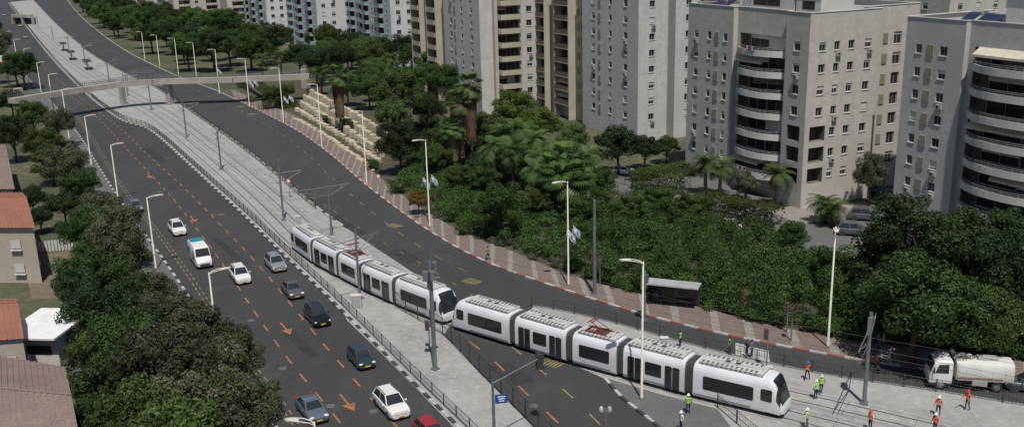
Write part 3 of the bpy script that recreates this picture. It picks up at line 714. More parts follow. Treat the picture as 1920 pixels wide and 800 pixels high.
def signal(x,y,yt,label="traffic light on a dark pole beside the road"):
    p=P(x,y); h=htop(p,yt); r=root('traffic_light',label,'traffic light',(p.x,p.y,0),random.uniform(2.5,4),'traffic lights at the junction')
    mb=MB(); mb.tube([(0,0,0),(0,0,h)],.07,8); part(mb,'pole',['galv'],r)
    mb=MB(); mb.box((.2,0,h-.5),(.28,.32,1.0)); part(mb,'signal_head',['black'],r,bevel=.03)
    for k,m in enumerate(('redsign','orange','greens')):
        mb=MB(); mb.tube([(.34,0,h-.2-.3*k),(.38,0,h-.2-.3*k)],.1,10); part(mb,'lens',[m],r)
for x,y,yt in((1437,690,616),(1475,625,566),(1358,745,690),(1125,535,487),(806,655,600),(1483,640,575)): signal(x,y,yt)
pb=P(928,850); za=htop(pb,716); tip=P(1012,676,za); d=(tip-pb); d.z=0
r=root('signal_gantry',"grey mast arm holding a traffic light and blue sign",'traffic light',(pb.x,pb.y,0),math.atan2(d.y,d.x)); L=d.length
mb=MB(); mb.tube([(0,0,0),(0,0,za)],[.14,.1],10); mb.tube([(0,0,za-.1),(L*.7,0,za+.15),(L,0,za+.25)],[.08,.06,.05],8); part(mb,'mast',['galv'],r)
mb=MB(); mb.box((L,0,za),(.45,.35,1.25),0,.6); mb.box((L,0,za),(.7,.04,1.5),0,.6+math.pi/2); part(mb,'signal_head',['black'],r,bevel=.02)
mb=MB(); mb.tube([(L+.15,-.25,za-.3),(L+.2,-.3,za-.3)],.12,10); part(mb,'lens',['greens'],r)
mb=MB(); mb.box((.75,-.1,za-1.6),(.95,.05,.75),0,-math.atan2(d.y,d.x)+.15); part(mb,'blue_sign_plate',['bluew'],r)
mb=MB()
for k in range(3): mb.box((.75,-.14,za-1.42-.18*k),(.6-.1*k,.05,.07),0,-math.atan2(d.y,d.x)+.15)
part(mb,'sign_lettering',['white'],r)
p=P(1135,960); r=root('camera_post',"white surveillance camera post with two domes",'camera',(p.x,p.y,0)); h=htop(p,765)
mb=MB(); mb.tube([(0,0,0),(0,0,h)],.07,8); part(mb,'pole',['galv'],r)
for s in(-.28,.28):
    mb=MB(); mb.tube([(s,0,h-.35),(s,0,h-.25),(s,0,h-.05),(s,0,h+.1),(s,0,h+.18)],[.08,.15,.16,.12,.03],12); mb.tube([(s,0,h),(0,0,h-.3)],.03,6); part(mb,'camera_dome',['kerbw'],r,smooth=True)
def rsign(x,y,yt,mat,label):
    p=P(x,y); h=htop(p,yt); r=root('road_sign',label,'road sign',(p.x,p.y,0),-.1)
    mb=MB(); mb.tube([(0,0,0),(0,0,h)],.04,6); part(mb,'post',['galv'],r)
    mb=MB(); mb.tube([(0,-.06,h-.35),(0,-.09,h-.35)],.38,20); part(mb,'sign_rim',[mat],r)
    mb=MB(); mb.tube([(0,-.095,h-.35),(0,-.105,h-.35)],.27,20); part(mb,'sign_face',['white'],r)
rsign(712,372,326,'redsign',"round red and white road sign on a post"); rsign(544,372,335,'redsign',"round red and white sign by the tracks"); rsign(1400,420,390,'bluew',"round blue sign in the car park")
p=P(18,165); r=root('billboard',"red and white roadside billboard on a post",'billboard',(p.x,p.y,0),RAD(20)); h=htop(p,105)
mb=MB(); mb.tube([(0,0,0),(0,0,h)],.2,8); part(mb,'post',['galv'],r)
mb=MB(); mb.box((-1.5,-.2,h-1.0),(5,.2,2.4)); part(mb,'panel',['white'],r)
mb=MB(); mb.box((-1.5,-.32,h-1.9),(5,.03,.6)); part(mb,'red_band',['redsign'],r); mb=MB(); mb.box((-3,-.32,h-.6),(1.4,.03,1.2)); part(mb,'green_patch',['greens'],r)
def flag(x,y,zf,rz):
    p=P(x,y,zf); r=root('flag',"white flag with blue stripes and star on a lamp staff",'flag',p,rz,'flags hung from street lamps')
    mb=MB(); mb.tube([(0,0,-.9),(.25,0,.5)],.025,6); part(mb,'staff',['white'],r)
    f=lambda u,v:Vector((.25+u*.7+.0,.12*math.sin(u*5+v),.45-v*.9-u*.75+.05*math.sin(u*7)))
    mb=MB(); n=8
    for i in range(n):
        for j in range(8):
            mb.add([f(i/n*1.3,j/8),f((i+1)/n*1.3,j/8),f((i+1)/n*1.3,(j+1)/8),f(i/n*1.3,(j+1)/8)],[(0,1,2,3)],1 if j in(1,6) else 0)
    part(mb,'cloth',['white',M_['bluew']],r)
    mb=MB()
    for k in(0,1):
        t=[(.65+.15*math.cos(a),.5+.17*math.sin(a)) for a in(math.pi/2+k*math.pi,math.pi/2+k*math.pi+2.094,math.pi/2+k*math.pi+4.189)]
        for a,b in zip(t,t[1:]+t[:1]): mb.seg(f(*a)+Vector((0,-.03,0)),f(*b)+Vector((0,-.03,0)),.03,.03)
    part(mb,'star_emblem',[M_['bluew']],r)
for x,y,z,rz in((790,338,6,0),(806,334,6,.3),(1060,436,6,0),(1072,430,6,.4),(530,184,6,0),(540,182,6,.3),(592,216,6,0),(466,155,6,0),(474,153,6,.3),(407,132,6,0)): flag(x,y,z,rz)
c0=P(1262,576); dr=Vector((.93,-.37,0)); r=root('bus_shelter',"dark bus shelter with pale roof and bench on the sidewalk",'bus shelter',(c0.x,c0.y,.12),math.atan2(dr.y,dr.x))
mb=MB(); mb.box((0,0,2.6),(5.6,1.8,.14)); part(mb,'roof',['frame'],r,bevel=.03)
mb=MB(); mb.box((0,-.93,2.6),(5.66,.06,.2)); part(mb,'fascia',['roofw'],r)
mb=MB(); mb.box((0,.85,1.3),(5.2,.06,2.1)); part(mb,'back_panel',['glass'],r); mb=MB(); mb.box((-2.6,.2,1.3),(.06,1.3,2.1)); part(mb,'side_panel',['glass'],r)
for x in(-2.6,-.9,.9,2.6):
    mb=MB(); mb.box((x,.92,1.27),(.09,.09,2.54)); part(mb,'post',['dkmet'],r)
mb=MB(); mb.box((0,.4,.48),(3.6,.4,.06)); mb.box((-1.4,.4,.24),(.08,.3,.44)); mb.box((1.4,.4,.24),(.08,.3,.44)); part(mb,'bench',['brown'],r)
for x,y,s in((669,578,(1.1,.6,1.5)),(1440,712,(.6,.4,1.2)),(1245,655,(.7,.4,1.2)),(560,420,(.7,.4,1.1))):
    p=P(x,y); mb=MB(); mb.box((0,0,s[2]/2),s); mb.box((0,0,s[2]+.04),(s[0]+.1,s[1]+.1,.08)); mb.box((0,-s[1]/2-.01,s[2]/2),(s[0]*.85,.02,s[2]*.8),1)
    o=part(mb,'utility_cabinet',['balw','frame'],bevel=.02); o.location=(p.x,p.y,.03); tag(o,"pale metal utility cabinet standing on paving",'cabinet')
# ------------------------------------------------------------ pedestrian bridge
zb=6.3
bp=[P(x,y,zb) for x,y in((22,186),(130,168),(232,154),(292,150),(440,146),(580,140))]
r=root('pedestrian_bridge',"grey concrete pedestrian bridge with railings over the road",'bridge',(0,0,0)); bq=resample(bp,3)
mb=MB()
for a,b in zip(bq,bq[1:]): mb.seg((a.x,a.y,zb-.45),(b.x,b.y,zb-.45),3.0,1.1)
part(mb,'deck',['bridge'],r)
for s in(-1.4,1.4):
    mb=MB(); q=offset(bq,s)
    for a,b in zip(q,q[1:]):
        for z in(.2,.6,1.1): mb.seg((a.x,a.y,zb+z),(b.x,b.y,zb+z),.07,.07)
        for k in range(6): t=a.lerp(b,k/6); mb.seg((t.x,t.y,zb),(t.x,t.y,zb+1.1),.05,.05)
    part(mb,'railing',['galv'],r)
for x,y,w in((320,196,1.2),(574,166,1.6),(232,196,1.0),(40,205,1.4)):
    p=P(x,y); mb=MB(); mb.box((p.x,p.y,(zb-1)/2),(w,w*1.3,zb-1),0,RAD(-25)); part(mb,'pier',['bridge'],r,bevel=.1)
p=bp[2].lerp(bp[3],.5); mb=MB()
for k in(-3.5,0,3.5):
    for s in(-1.4,1.4): mb.seg((p.x+k,p.y+s,zb),(p.x+k,p.y+s,zb+2.2),.12,.12)
for s in(-1.4,1.4): mb.seg((p.x-3.5,p.y+s,zb+2.2),(p.x+3.5,p.y+s,zb+2.2),.12,.12)
part(mb,'canopy_frame',['galv'],r)
a=P(440,146,zb); b=P(490,182,0); mb=MB(); mb.seg((a.x,a.y,zb-.3),(b.x,b.y,.3),2.2,.5); part(mb,'ramp',['bridge'],r)
p=P(44,46); r=root('underpass_portal',"pale concrete road underpass portal with dark opening",'underpass',(p.x,p.y,0),RAD(-28))
mb=MB(); mb.box((0,0,4.3),(16,1.2,1.6)); 
for k in(-8,0,8): mb.box((k,0,1.75),(1,1.2,3.5))
part(mb,'frame',['bridge'],r); mb=MB(); mb.box((0,1.5,1.75),(16.5,.2,3.5)); part(mb,'opening',['black'],r)  # black panel stands in for the shade inside the underpass
# ------------------------------------------------------------ buildings
SA=math.atan2(-.905,.425)
_wm={}
def winmesh(w,h,var):
    k=(round(w,2),round(h,2),var)
    if k in _wm: return _wm[k]
    mb=MB(); fr=.07
    mb.add([(-w/2,0,0),(w/2,0,0),(w/2,0,h),(-w/2,0,h)],[(0,1,2,3)],0)
    for x in(-w/2+fr/2,w/2-fr/2): mb.box((x,-.03,h/2),(fr,.06,h),1)
    for z in(fr/2,h-fr/2): mb.box((0,-.03,z),(w-2*fr,.056,fr),1)
    if w>.9: mb.box((0,-.025,h/2),(.05,.05,h-2*fr),1)
    if var: s=(.25,.45,.85)[var-1]*h; mb.box((0,-.075,h-s/2),(w-.02,.03,s),2)
    mb.box((0,-.12,-.05),(w+.16,.34,.07),3)
    _wm[k]=mb.mesh('window',['glass','frame','shut','balw']); return _wm[k]
def facade(mb,p0,p1,z0,z1,ops,u0=0.,wm=0):
    d=(p1-p0); L=d.length; d.normalize(); n=Vector((d.y,-d.x,0))
    us=sorted({0.,L,*[o[0] for o in ops],*[o[1] for o in ops]}); vs=sorted({z0,z1,*[o[2] for o in ops],*[o[3] for o in ops]})
    pt=lambda u,v,k=0.: Vector((p0.x+d.x*u-n.x*k,p0.y+d.y*u-n.y*k,v))
    for a,b in zip(us,us[1:]):
        if b-a<1e-4: continue
        mine=[o for o in ops if o[0]<(a+b)/2<o[1]]; run=None
        for c,e in zip(vs,vs[1:]):
            cm=(c+e)/2; hole=any(o[2]<cm<o[3] for o in mine)
            if hole:
                if run is not None: mb.add([pt(a,run),pt(b,run),pt(b,c),pt(a,c)],[(0,1,2,3)],wm,[[(u0+a,run),(u0+b,run),(u0+b,c),(u0+a,c)]]); run=None
            elif run is None: run=c
        if run is not None: mb.add([pt(a,run),pt(b,run),pt(b,z1),pt(a,z1)],[(0,1,2,3)],wm,[[(u0+a,run),(u0+b,run),(u0+b,z1),(u0+a,z1)]])
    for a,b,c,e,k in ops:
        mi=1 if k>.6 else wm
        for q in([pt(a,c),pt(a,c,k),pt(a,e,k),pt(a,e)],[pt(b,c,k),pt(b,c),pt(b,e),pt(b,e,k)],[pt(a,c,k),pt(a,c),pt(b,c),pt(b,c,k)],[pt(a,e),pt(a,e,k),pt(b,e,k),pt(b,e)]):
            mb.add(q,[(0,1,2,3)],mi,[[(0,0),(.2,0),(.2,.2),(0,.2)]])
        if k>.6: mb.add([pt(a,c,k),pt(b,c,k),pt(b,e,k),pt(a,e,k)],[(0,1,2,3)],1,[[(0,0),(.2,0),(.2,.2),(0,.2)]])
def balc_rect(w,dep,mats):
    mb=MB(); mb.box((0,-dep/2,-.1),(w,dep,.2),0)
    mb.box((0,-dep+.06,.45),(w,.12,.9),1)
    for s in(-1,1): mb.box((s*(w/2-.06),-dep/2+.06,.45),(.12,dep-.13,.9),1)
    mb.seg((-w/2,-dep+.06,1.05),(w/2,-dep+.06,1.05),.06,.06,2)
    return mb.mesh('balcony',mats)
def balc_curve(w,dep,mats):
    mb=MB(); n=14; o=[];i_=[]
    for k in range(n+1):
        t=-1+2*k/n; y=-dep*(1-abs(t)**2.6); o.append((t*w/2,y-.02)); i_.append((t*(w/2-.14),min(y+.14,-.02)))
    for k in range(n):
        a,b,c,d=o[k],o[k+1],i_[k+1],i_[k]
        mb.add([(a[0],a[1],-.35),(b[0],b[1],-.35),(b[0],b[1],.55),(a[0],a[1],.55)],[(0,1,2,3)],0)
        mb.add([(d[0],d[1],0),(c[0],c[1],0),(c[0],c[1],.55),(d[0],d[1],.55)],[(3,2,1,0)],0)
        mb.add([(a[0],a[1],.55),(b[0],b[1],.55),(c[0],c[1],.55),(d[0],d[1],.55)],[(0,1,2,3)],0)
        for z in(.78,1.0): mb.seg((a[0],a[1]+.05,z),(b[0],b[1]+.05,z),.04,.04,1)
        mb.seg((a[0],a[1]+.05,.55),(a[0],a[1]+.05,1.0),.035,.035,1)
    mb.add([(x,y,.0) for x,y in o],[tuple(range(n+1))],0); mb.add([(x,y,-.35) for x,y in o],[tuple(range(n,-1,-1))],0)
    return mb.mesh('balcony',mats)
def awnmesh(w,dep):
    mb=MB(); mb.add([(-w/2,0,0),(w/2,0,0),(w/2,-dep,-.8),(-w/2,-dep,-.8),(w/2,-dep,-1.1),(-w/2,-dep,-1.1)],[(0,3,2,1),(3,5,4,2)]); 
    mb.add([(-w/2,0,0),(-w/2,-dep,-.8),(-w/2,0,-.8)],[(0,1,2)]); mb.add([(w/2,0,0),(w/2,-dep,-.8),(w/2,0,-.8)],[(0,2,1)]); return mb.mesh('awning',['awn'])
AW={}
lm=MB(); lm.box((0,-.03,0),(1.0,.05,1.6))
for k in range(12): lm.box((0,-.08,-.72+k*.13),(.94,.06,.05))
LOUV=lm.mesh('laundry_louvre',['louv'])
am=MB(); am.box((0,-.2,.3),(.85,.34,.6)); am.tube([(-.1,-.37,.3),(-.1,-.385,.3)],.22,10,1); ACU=am.mesh('air_conditioner',['frame','dkmet'])
clm=MB()
for k,mi in enumerate((0,1,2,0,1)): clm.box((-.8+k*.38,-.05,-.25-.04*(k%2)),(.3,.03,.5+.08*(k%2)),mi)
clm.seg((-1.1,-.05,.02),(1.1,-.05,.02),.02,.02,0); LAUN=clm.mesh('hanging_laundry',['whc','jean','redsign'])
def building(K,label,poly,edges,Ht,wall,nfl,base=3.2,fh=3.0,curve=None,rectm=None,awn_p=.15,pent=None,cap=100,name='apartment_building',emat={},fins=[]):
    r=root(name,label,'apartment building',(K.x,K.y,0),SA)
    mb=MB(); n=len(poly); pv=[Vector((a,b,0)) for a,b in poly]; wins=[];bals=[];aws=[];lou=[];acs=[];lau=[]; uo=0.
    for i in range(n):
        p0,p1=pv[i],pv[(i+1)%n]; ops=[]; d=(p1-p0).normalized(); nn=Vector((d.y,-d.x,0)); ang=math.atan2(d.y,d.x)
        for cdef in edges.get(i,[]):
            kind,u,w=cdef[:3]; fr=cdef[3] if len(cdef)>3 else (0,nfl)
            for f in range(fr[0],fr[1]):
                z=base+f*fh
                if z+2.6>Ht-1: break
                def put(lst,me,uu,zz,inset,nm): 
                    q=p0+d*uu-nn*inset; lst.append((me,Vector((q.x,q.y,zz)),ang,nm))
                if kind=='win':
                    h=1.2 if w<1.3 else 1.3; ops.append((u-w/2,u+w/2,z+.95,z+.95+h,.2)); put(wins,winmesh(w,h,random.choice((0,0,0,1,2,3))),u,z+.95,.2,'window')
                    if random.random()<.12: put(acs,ACU,u+w*.2,z+.1,-.02,'')
                elif kind=='lou':
                    put(lou,LOUV,u,z+1.5,-.02,'')
                elif kind=='tall':
                    ops.append((u-w/2,u+w/2,z+.5,z+2.3,.25)); put(wins,winmesh(w,1.8,random.choice((0,0,1))),u,z+.5,.25,'window')
                elif kind=='log':
                    ops.append((u-w/2,u+w/2,z+.35,z+2.5,1.8))
                elif kind in('bal','cur'):
                    ops.append((u-w/2,u+w/2,z+.02,z+2.45,1.3))
                    ww=w*.8; put(wins,winmesh(round(ww/2-.1,2),2.1,random.choice((0,0,0,1,2))),u-ww/4,z+.12,1.27,'window'); put(wins,winmesh(round(ww/2-.1,2),2.1,random.choice((0,0,0,3))),u+ww/4,z+.12,1.27,'window')
                    put(bals,(curve if kind=='cur' else rectm),u,z,0,'balcony')
                    if random.random()<.2: put(lau,LAUN,u+random.uniform(-.2,.2)*w,z+1.0,-(2.35 if kind=='cur' and w<12 else 3.05 if kind=='cur' else 1.85),'')
                    if random.random()<awn_p:
                        k=round(w*.6 if kind=='cur' else w*.9,1)
                        if k not in AW: AW[k]=awnmesh(k,1.3)
                        put(aws,AW[k],u+(random.choice((-1,1))*w*.15 if kind=='cur' else 0),z+2.5,-.03,'awning')
        facade(mb,p0,p1,0,Ht,ops,uo,4 if i in emat else 0); uo+=(p1-p0).length
    mb.add([(a,b,Ht-.9) for a,b in poly],[tuple(range(n))],2,[[(0,0)]*n])
    for i in range(n):
        p0,p1=pv[i],pv[(i+1)%n]; d=(p1-p0).normalized(); nn=Vector((d.y,-d.x,0))
        mb.seg(p0+Vector((0,0,Ht+.04))-nn*.1-d*.05,p1+Vector((0,0,Ht+.04))-nn*.1+d*.0,.36,.1+.004*(i%3),3)
    part(mb,'wall',[wall,'shade','roofg','balw','beiger'],r)
    for (x,y0,y1,hh) in fins:
        m2=MB(); m2.box((x,(y0+y1)/2,hh/2),(.28,abs(y1-y0),hh)); part(m2,'fin_wall',['beiger'],r)
    Mw=Matrix.Translation((K.x,K.y,0))@Matrix.Rotation(SA,4,'Z')
    for lst,nm in((wins,'window'),(bals,'balcony'),(aws,'awning'),(lou,'laundry_louvre'),(acs,'air_conditioner'),(lau,'hanging_laundry')):
        lst.sort(key=lambda t:(Mw@t[1]-Vector((0,0,H))).length)
        for me,loc,ang,nm2 in lst[:cap]:
            o=link(bpy.data.objects.new(nm,me)); o.parent=r; o.location=loc; o.rotation_euler=(0,0,ang)
        rest=lst[cap:]
        if rest:
            mm=MB(); mats=[]; 
            for me,loc,ang,_ in rest:
                Mx=Matrix.Translation(loc)@Matrix.Rotation(ang,4,'Z'); b=len(mm.v)
                mi={}
                for k,m in enumerate(me.materials):
                    if m not in mats: mats.append(m)
                    mi[k]=mats.index(m)
                mm.v.extend([tuple(Mx@v.co) for v in me.vertices])
                for q in me.polygons: mm.f.append(tuple(b+t for t in q.vertices)); mm.m.append(mi[q.material_index])
            o=part(mm,nm,mats,r); o["kind"]="stuff"
    for (a,b,w,d_,h) in(pent or []):
        m2=MB(); m2.box((a,b,Ht-.9+h/2),(w,d_,h)); m2.box((a,b,Ht-.9+h+.06),(w+.3,d_+.3,.12)); m2.box((a,b-d_/2-.01,Ht-.9+h*.5),(w*.5,.03,h*.4),1); part(m2,'rooftop_room',['balw','glass'],r)
    return r
def rooftop(r,a0,a1,b0,b1,z,n=6):
    for k in range(n):
        a=random.uniform(a0,a1); b=random.uniform(b0,b1); mb=MB()
        M=Matrix.Translation((a,b,z))
        mb.add([M@Vector(v) for v in((-1,-.9,.3),(1,-.9,.3),(1,.9,1.2),(-1,.9,1.2))],[(0,1,2,3)],0); mb.seg(M@Vector((-.9,.9,0)),M@Vector((-.9,.9,1.2)),.05,.05,1); mb.seg(M@Vector((.9,.9,0)),M@Vector((.9,.9,1.2)),.05,.05,1); mb.tube([M@Vector((-.7,1.2,1.3)),M@Vector((.7,1.2,1.3))],.28,8,1)
        part(mb,'solar_water_heater',['solar','frame'],r)
def pergola(r,a0,a1,b0,b1,z):
    mb=MB()
    for a in(a0,a1):
        for b in(b0,b1): mb.box((a,b,z+1.2),(.25,.25,2.4))
    for b in(b0,b1): mb.box(((a0+a1)/2,b,z+2.5),(a1-a0+.6,.22,.25))
    k=a0
    while k<=a1: mb.box((k,(b0+b1)/2,z+2.7),(.12,b1-b0+.6,.15)); k+=.7
    part(mb,'roof_pergola',['beiger'],r)
RB=balc_rect(6.,1.9,['beiger','brown','dkmet']); RB2=balc_rect(5.,1.9,['beiger','beiger','dkmet']); RB3=balc_rect(5.5,1.2,['balw','fglass','frame'])
CBb=balc_curve(11.0,2.3,['balw','frame']); CBa=balc_curve(15.,3.0,['balw','frame'])
KB=P(1500,392)
rB=building(KB,"cream stone apartment tower with curved white balconies behind hedges",[(-28,0),(-16.5,0),(-16.5,.8),(-4.7,.8),(-4.7,0),(0,0),(0,13),(-3.5,13),(-3.5,24),(-28,24)],
 {0:[('win',2.2,1.1),('win',5.6,.9),('lou',7.6,1),('win',9.6,.9)],2:[('cur',5.9,10.4,(0,8))],4:[('win',2.3,1.3,(3,9)),('log',2.4,2.6,(0,3))],5:[('log',2.3,2.8,(0,3)),('win',2.4,1.2,(3,9)),('win',5.0,1.0),('win',7.6,1.1),('win',10.7,1.2)],7:[('win',2.5,.9),('lou',4.5,1),('tall',7,1.6)]},27.4,'stoneA',8,curve=CBb,rectm=RB,pent=[(-14,8,12,8,3.4),(-5,7,5,6,3.0)])
rooftop(rB,-26,-20,3,20,26.5,6); pergola(rB,-27,-17,1.5,6,26.5)
FA=P(1672,394); KA=FA+Vector((.425,-.905,0))*34
rA=building(KA,"grey stone apartment tower with wide curved balconies and awnings",[(-34,0),(-24.5,0),(-24.5,.8),(-8.5,.8),(-8.5,0),(0,0),(0,16),(-34,16)],
 {0:[('win',2.3,1.0),('lou',4.3,1),('win',6.3,1.2)],2:[('cur',8,14.2,(0,8))],4:[('win',4,1.2)],5:[('win',4,1.2),('win',9,1.2)],7:[]},26.8,'stoneG',8,curve=CBa,rectm=RB,awn_p=.35,pent=[(-15,9,16,8,3.4)])
rooftop(rA,-32,-24,3,14,25.9,8)
KC=P(1195,268)
polyC=[(-46,2.2),(-21,2.2),(-21,0),(0,0),(0,6),(-2.5,6),(-2.5,8.2),(0,8.2),(0,14),(-46,14)]
eC={0:[('bal',4,6),('win',9.5,1.2),('bal',15,6),('lou',19.4,1),('win',21.3,1.2)],1:[('win',1.1,.8)],2:[('win',4.5,1.3),('lou',7,1),('win',11,1.0),('win',16.5,1.3)],3:[('win',3,1.2)],5:[('tall',1.1,1.2)],7:[('win',3,1.3)]}
FN=[(-46+k,2.2,.4,33) for k in(.8,7.2,11.8,18.2)]
building(KC,"tall white stone tower with stacked brown balconies",polyC,eC,36,'stoneB',11,curve=CBb,rectm=RB,awn_p=.22,emat={0,1},fins=FN)
KD=P(905,218)
building(KD,"tall pale tower with beige balconies and white stone side",[(-46,2.2),(-21,2.2),(-21,0),(0,0),(0,3),(1.2,3),(1.2,9.5),(0,9.5),(0,15),(-46,15)],{0:eC[0],1:eC[1],2:eC[2],5:[('bal',3.25,5)],7:[('win',2.5,1.3)]},36,'stoneB',11,curve=CBb,rectm=RB2,awn_p=.2,emat={0,1,4,5,6},fins=FN)
M_['stoneW']=stone('bright_white_render',(.62,.62,.62),(.56,.56,.56),3,1.5)
for (x,y),lb in(((738,128),"white tower block with glass balconies"),((600,103),"white apartment block with pale blue balconies"),((505,84),"distant white apartment block with balconies")):
    building(P(x,y),lb,[(-50,1.5),(-30,1.5),(-30,0),(0,0),(0,14),(-50,14)],{0:[('bal',4,5.5),('win',9,1.4),('bal',15,5.5)],2:[('bal',5,5.5),('win',11,1.4),('win',14,1.4),('bal',20,5.5),('win',26,1.4)],3:[('win',2.5,1.4),('win',6,1.4),('win',11,1.4)]},32,'stoneW',9,rectm=RB3,awn_p=0)
for (x,y),lb in(((1040,150),"stone tower standing behind other flats"),((1420,200),"cream stone tower behind the nearer flats"),((1760,230),"pale apartment tower behind the nearer block")):
    building(P(x,y),lb,[(-40,0),(0,0),(0,16),(-40,16)],{0:[('win',4,1.3),('bal',11,5),('win',18,1.3),('bal',26,5),('win',34,1.3)],1:[('win',3,1.3),('win',8,1.3),('win',13,1.3)]},30 if x!=1420 else 33,'stoneA',9,rectm=RB2,awn_p=.1,cap=100)
for (x,y) in((330,48),(430,52),(380,30),(250,8),(520,20),(170,-25),(90,-45),(10,-40)):
    building(P(x,y),"distant beige apartment block beyond the trees",[(-20,0),(0,0),(0,38),(-20,38)],{0:[('win',4,1.6),('win',9,1.6),('win',15,1.6)],1:[('bal',5,5),('win',11,1.6),('bal',18,5),('win',25,1.6),('bal',32,5)]},24 if y>0 else 14,'stoneA',6,rectm=RB2,awn_p=0,cap=40)
def house(quad_px,z,wallmat,roofmat,rise,label,hipdir=0):
    q=[P(x,y,z) for x,y in quad_px]; o=sum(q,Vector())/4; o.z=0; r=root('house',label,'house',o)
    q=[p-o for p in q]; mb=MB(); uo=0
    for i in range(4):
        a,b=q[i],q[(i+1)%4]; L=(b-a).length
        mb.add([(a.x,a.y,0),(b.x,b.y,0),(b.x,b.y,z),(a.x,a.y,z)],[(0,1,2,3)],0,[[(uo,0),(uo+L,0),(uo+L,z),(uo,z)]]); uo+=L
    part(mb,'wall',[wallmat],r)
    e=[Vector((p.x*1.05,p.y*1.05,z)) for p in q]; m1=(e[0]+e[3])/2; m2=(e[1]+e[2])/2
    r1=m1+Vector((0,0,rise)); r2=m2+Vector((0,0,rise)); mb=MB()
    mb.add([e[0],e[1],r2,r1],[(0,1,2,3)]); mb.add([e[2],e[3],r1,r2],[(0,1,2,3)]); mb.add([e[1],e[2],r2],[(0,1,2)],1); mb.add([e[3],e[0],r1],[(0,1,2)],1)
    L=(e[1]-e[0]).length; k=int(L/.45)
    for t in range(1,k):
        s=t/k
        for A_,B_,C_,D_ in((e[0],e[1],r2,r1),(e[3],e[2],r2,r1)):
            mb.seg(A_.lerp(B_,s)+Vector((0,0,.03)),D_.lerp(C_,s)+Vector((0,0,.03)),.12,.06,0)
    mb.seg(r1,r2,.25,.15,0)
    part(mb,'roof',[roofmat,wallmat],r)
    for i in range(4):
        a,b=q[i],q[(i+1)%4]; d=(b-a); L=d.length; d.normalize(); nn=Vector((d.y,-d.x,0))
        for f in range(int(z//3)):
            for u in(.25,.7):
                p=a+d*L*u+nn*.08; w=link(bpy.data.objects.new('window',winmesh(1.2,1.2,random.choice((0,1,3))))); w.parent=r; w.location=(p.x,p.y,f*3+1.2); w.rotation_euler=(0,0,math.atan2(d.y,d.x))
    return r
house([(-60,425),(62,425),(40,362),(-70,362)],7,'render','tileR',1.6,"stone house with red tiled roof beside trees")
house([(-80,352),(24,352),(8,272),(-90,272)],6,'render','tileP',1.2,"house with faded brown tiled roof")
house([(-60,640),(42,632),(30,560),(-70,565)],7,'render','tileR',1.4,"house with red tiled roof and pale walls")
house([(-60,850),(150,850),(118,690),(-60,660)],6.5,'render','tileP',1.0,"house with worn pink brown tiled roof")
p=P(82,610,5.6); r=root('shed',"white flat roofed rooftop room with dark window",'shed',(p.x,p.y,0),RAD(-6))
mb=MB(); mb.box((0,0,2.7),(4.8,4.4,5.4)); part(mb,'wall',['balw'],r); mb=MB(); mb.box((0,.6,5.55),(5.4,7.2,.22)); part(mb,'roof',['white'],r,bevel=.03)
mb=MB(); mb.box((.5,-2.22,4.2),(2.6,.06,.8)); part(mb,'window',['glass'],r)
p=P(82,472); mb=MB()
for k in range(20): mb.box((k*.4-4,0,.75),(.3,.06,1.5))
mb.box((0,.06,1.2),(8,.05,.1)); o=part(mb,'garden_fence',['balw']); o.location=p; o.rotation_euler=(0,0,.2); tag(o,"pale slatted garden fence beside the house",'fence')
# ------------------------------------------------------------ foliage
def leafarr(c,r,n,size,flat=.85,up=.15):
    c=np.array(c,float); r=np.array(r,float); k=len(r); w=r**2; idx=rng.choice(k,n,p=w/w.sum())
    d=rng.normal(size=(n,3)); d[:,2]+=up; d/=np.linalg.norm(d,axis=1)[:,None]
    p=c[idx]+d*(r[idx]*rng.uniform(.68,1.1,n))[:,None]*np.array([1,1,flat])
    nn=d+rng.normal(size=(n,3))*.45; nn/=np.linalg.norm(nn,axis=1)[:,None]
    t=np.cross(nn,rng.normal(size=(n,3))); t/=np.linalg.norm(t,axis=1)[:,None]; b=np.cross(nn,t)
    s=(size*rng.uniform(.55,1.3,n))[:,None]
    return np.stack([p+t*s,p+b*s*.55,p-t*s,p-b*s*.55],1).reshape(-1,3)
def quadmesh(name,v,mat):
    n=len(v)//4; me=bpy.data.meshes.new(name); me.vertices.add(4*n); me.vertices.foreach_set('co',v.astype(np.float32).ravel())
    me.loops.add(4*n); me.loops.foreach_set('vertex_index',np.arange(4*n,dtype=np.int32)); me.polygons.add(n); me.polygons.foreach_set('loop_start',np.arange(0,4*n,4,dtype=np.int32))
    me.update(calc_edges=True); me.validate(); me.materials.append(mat); return me
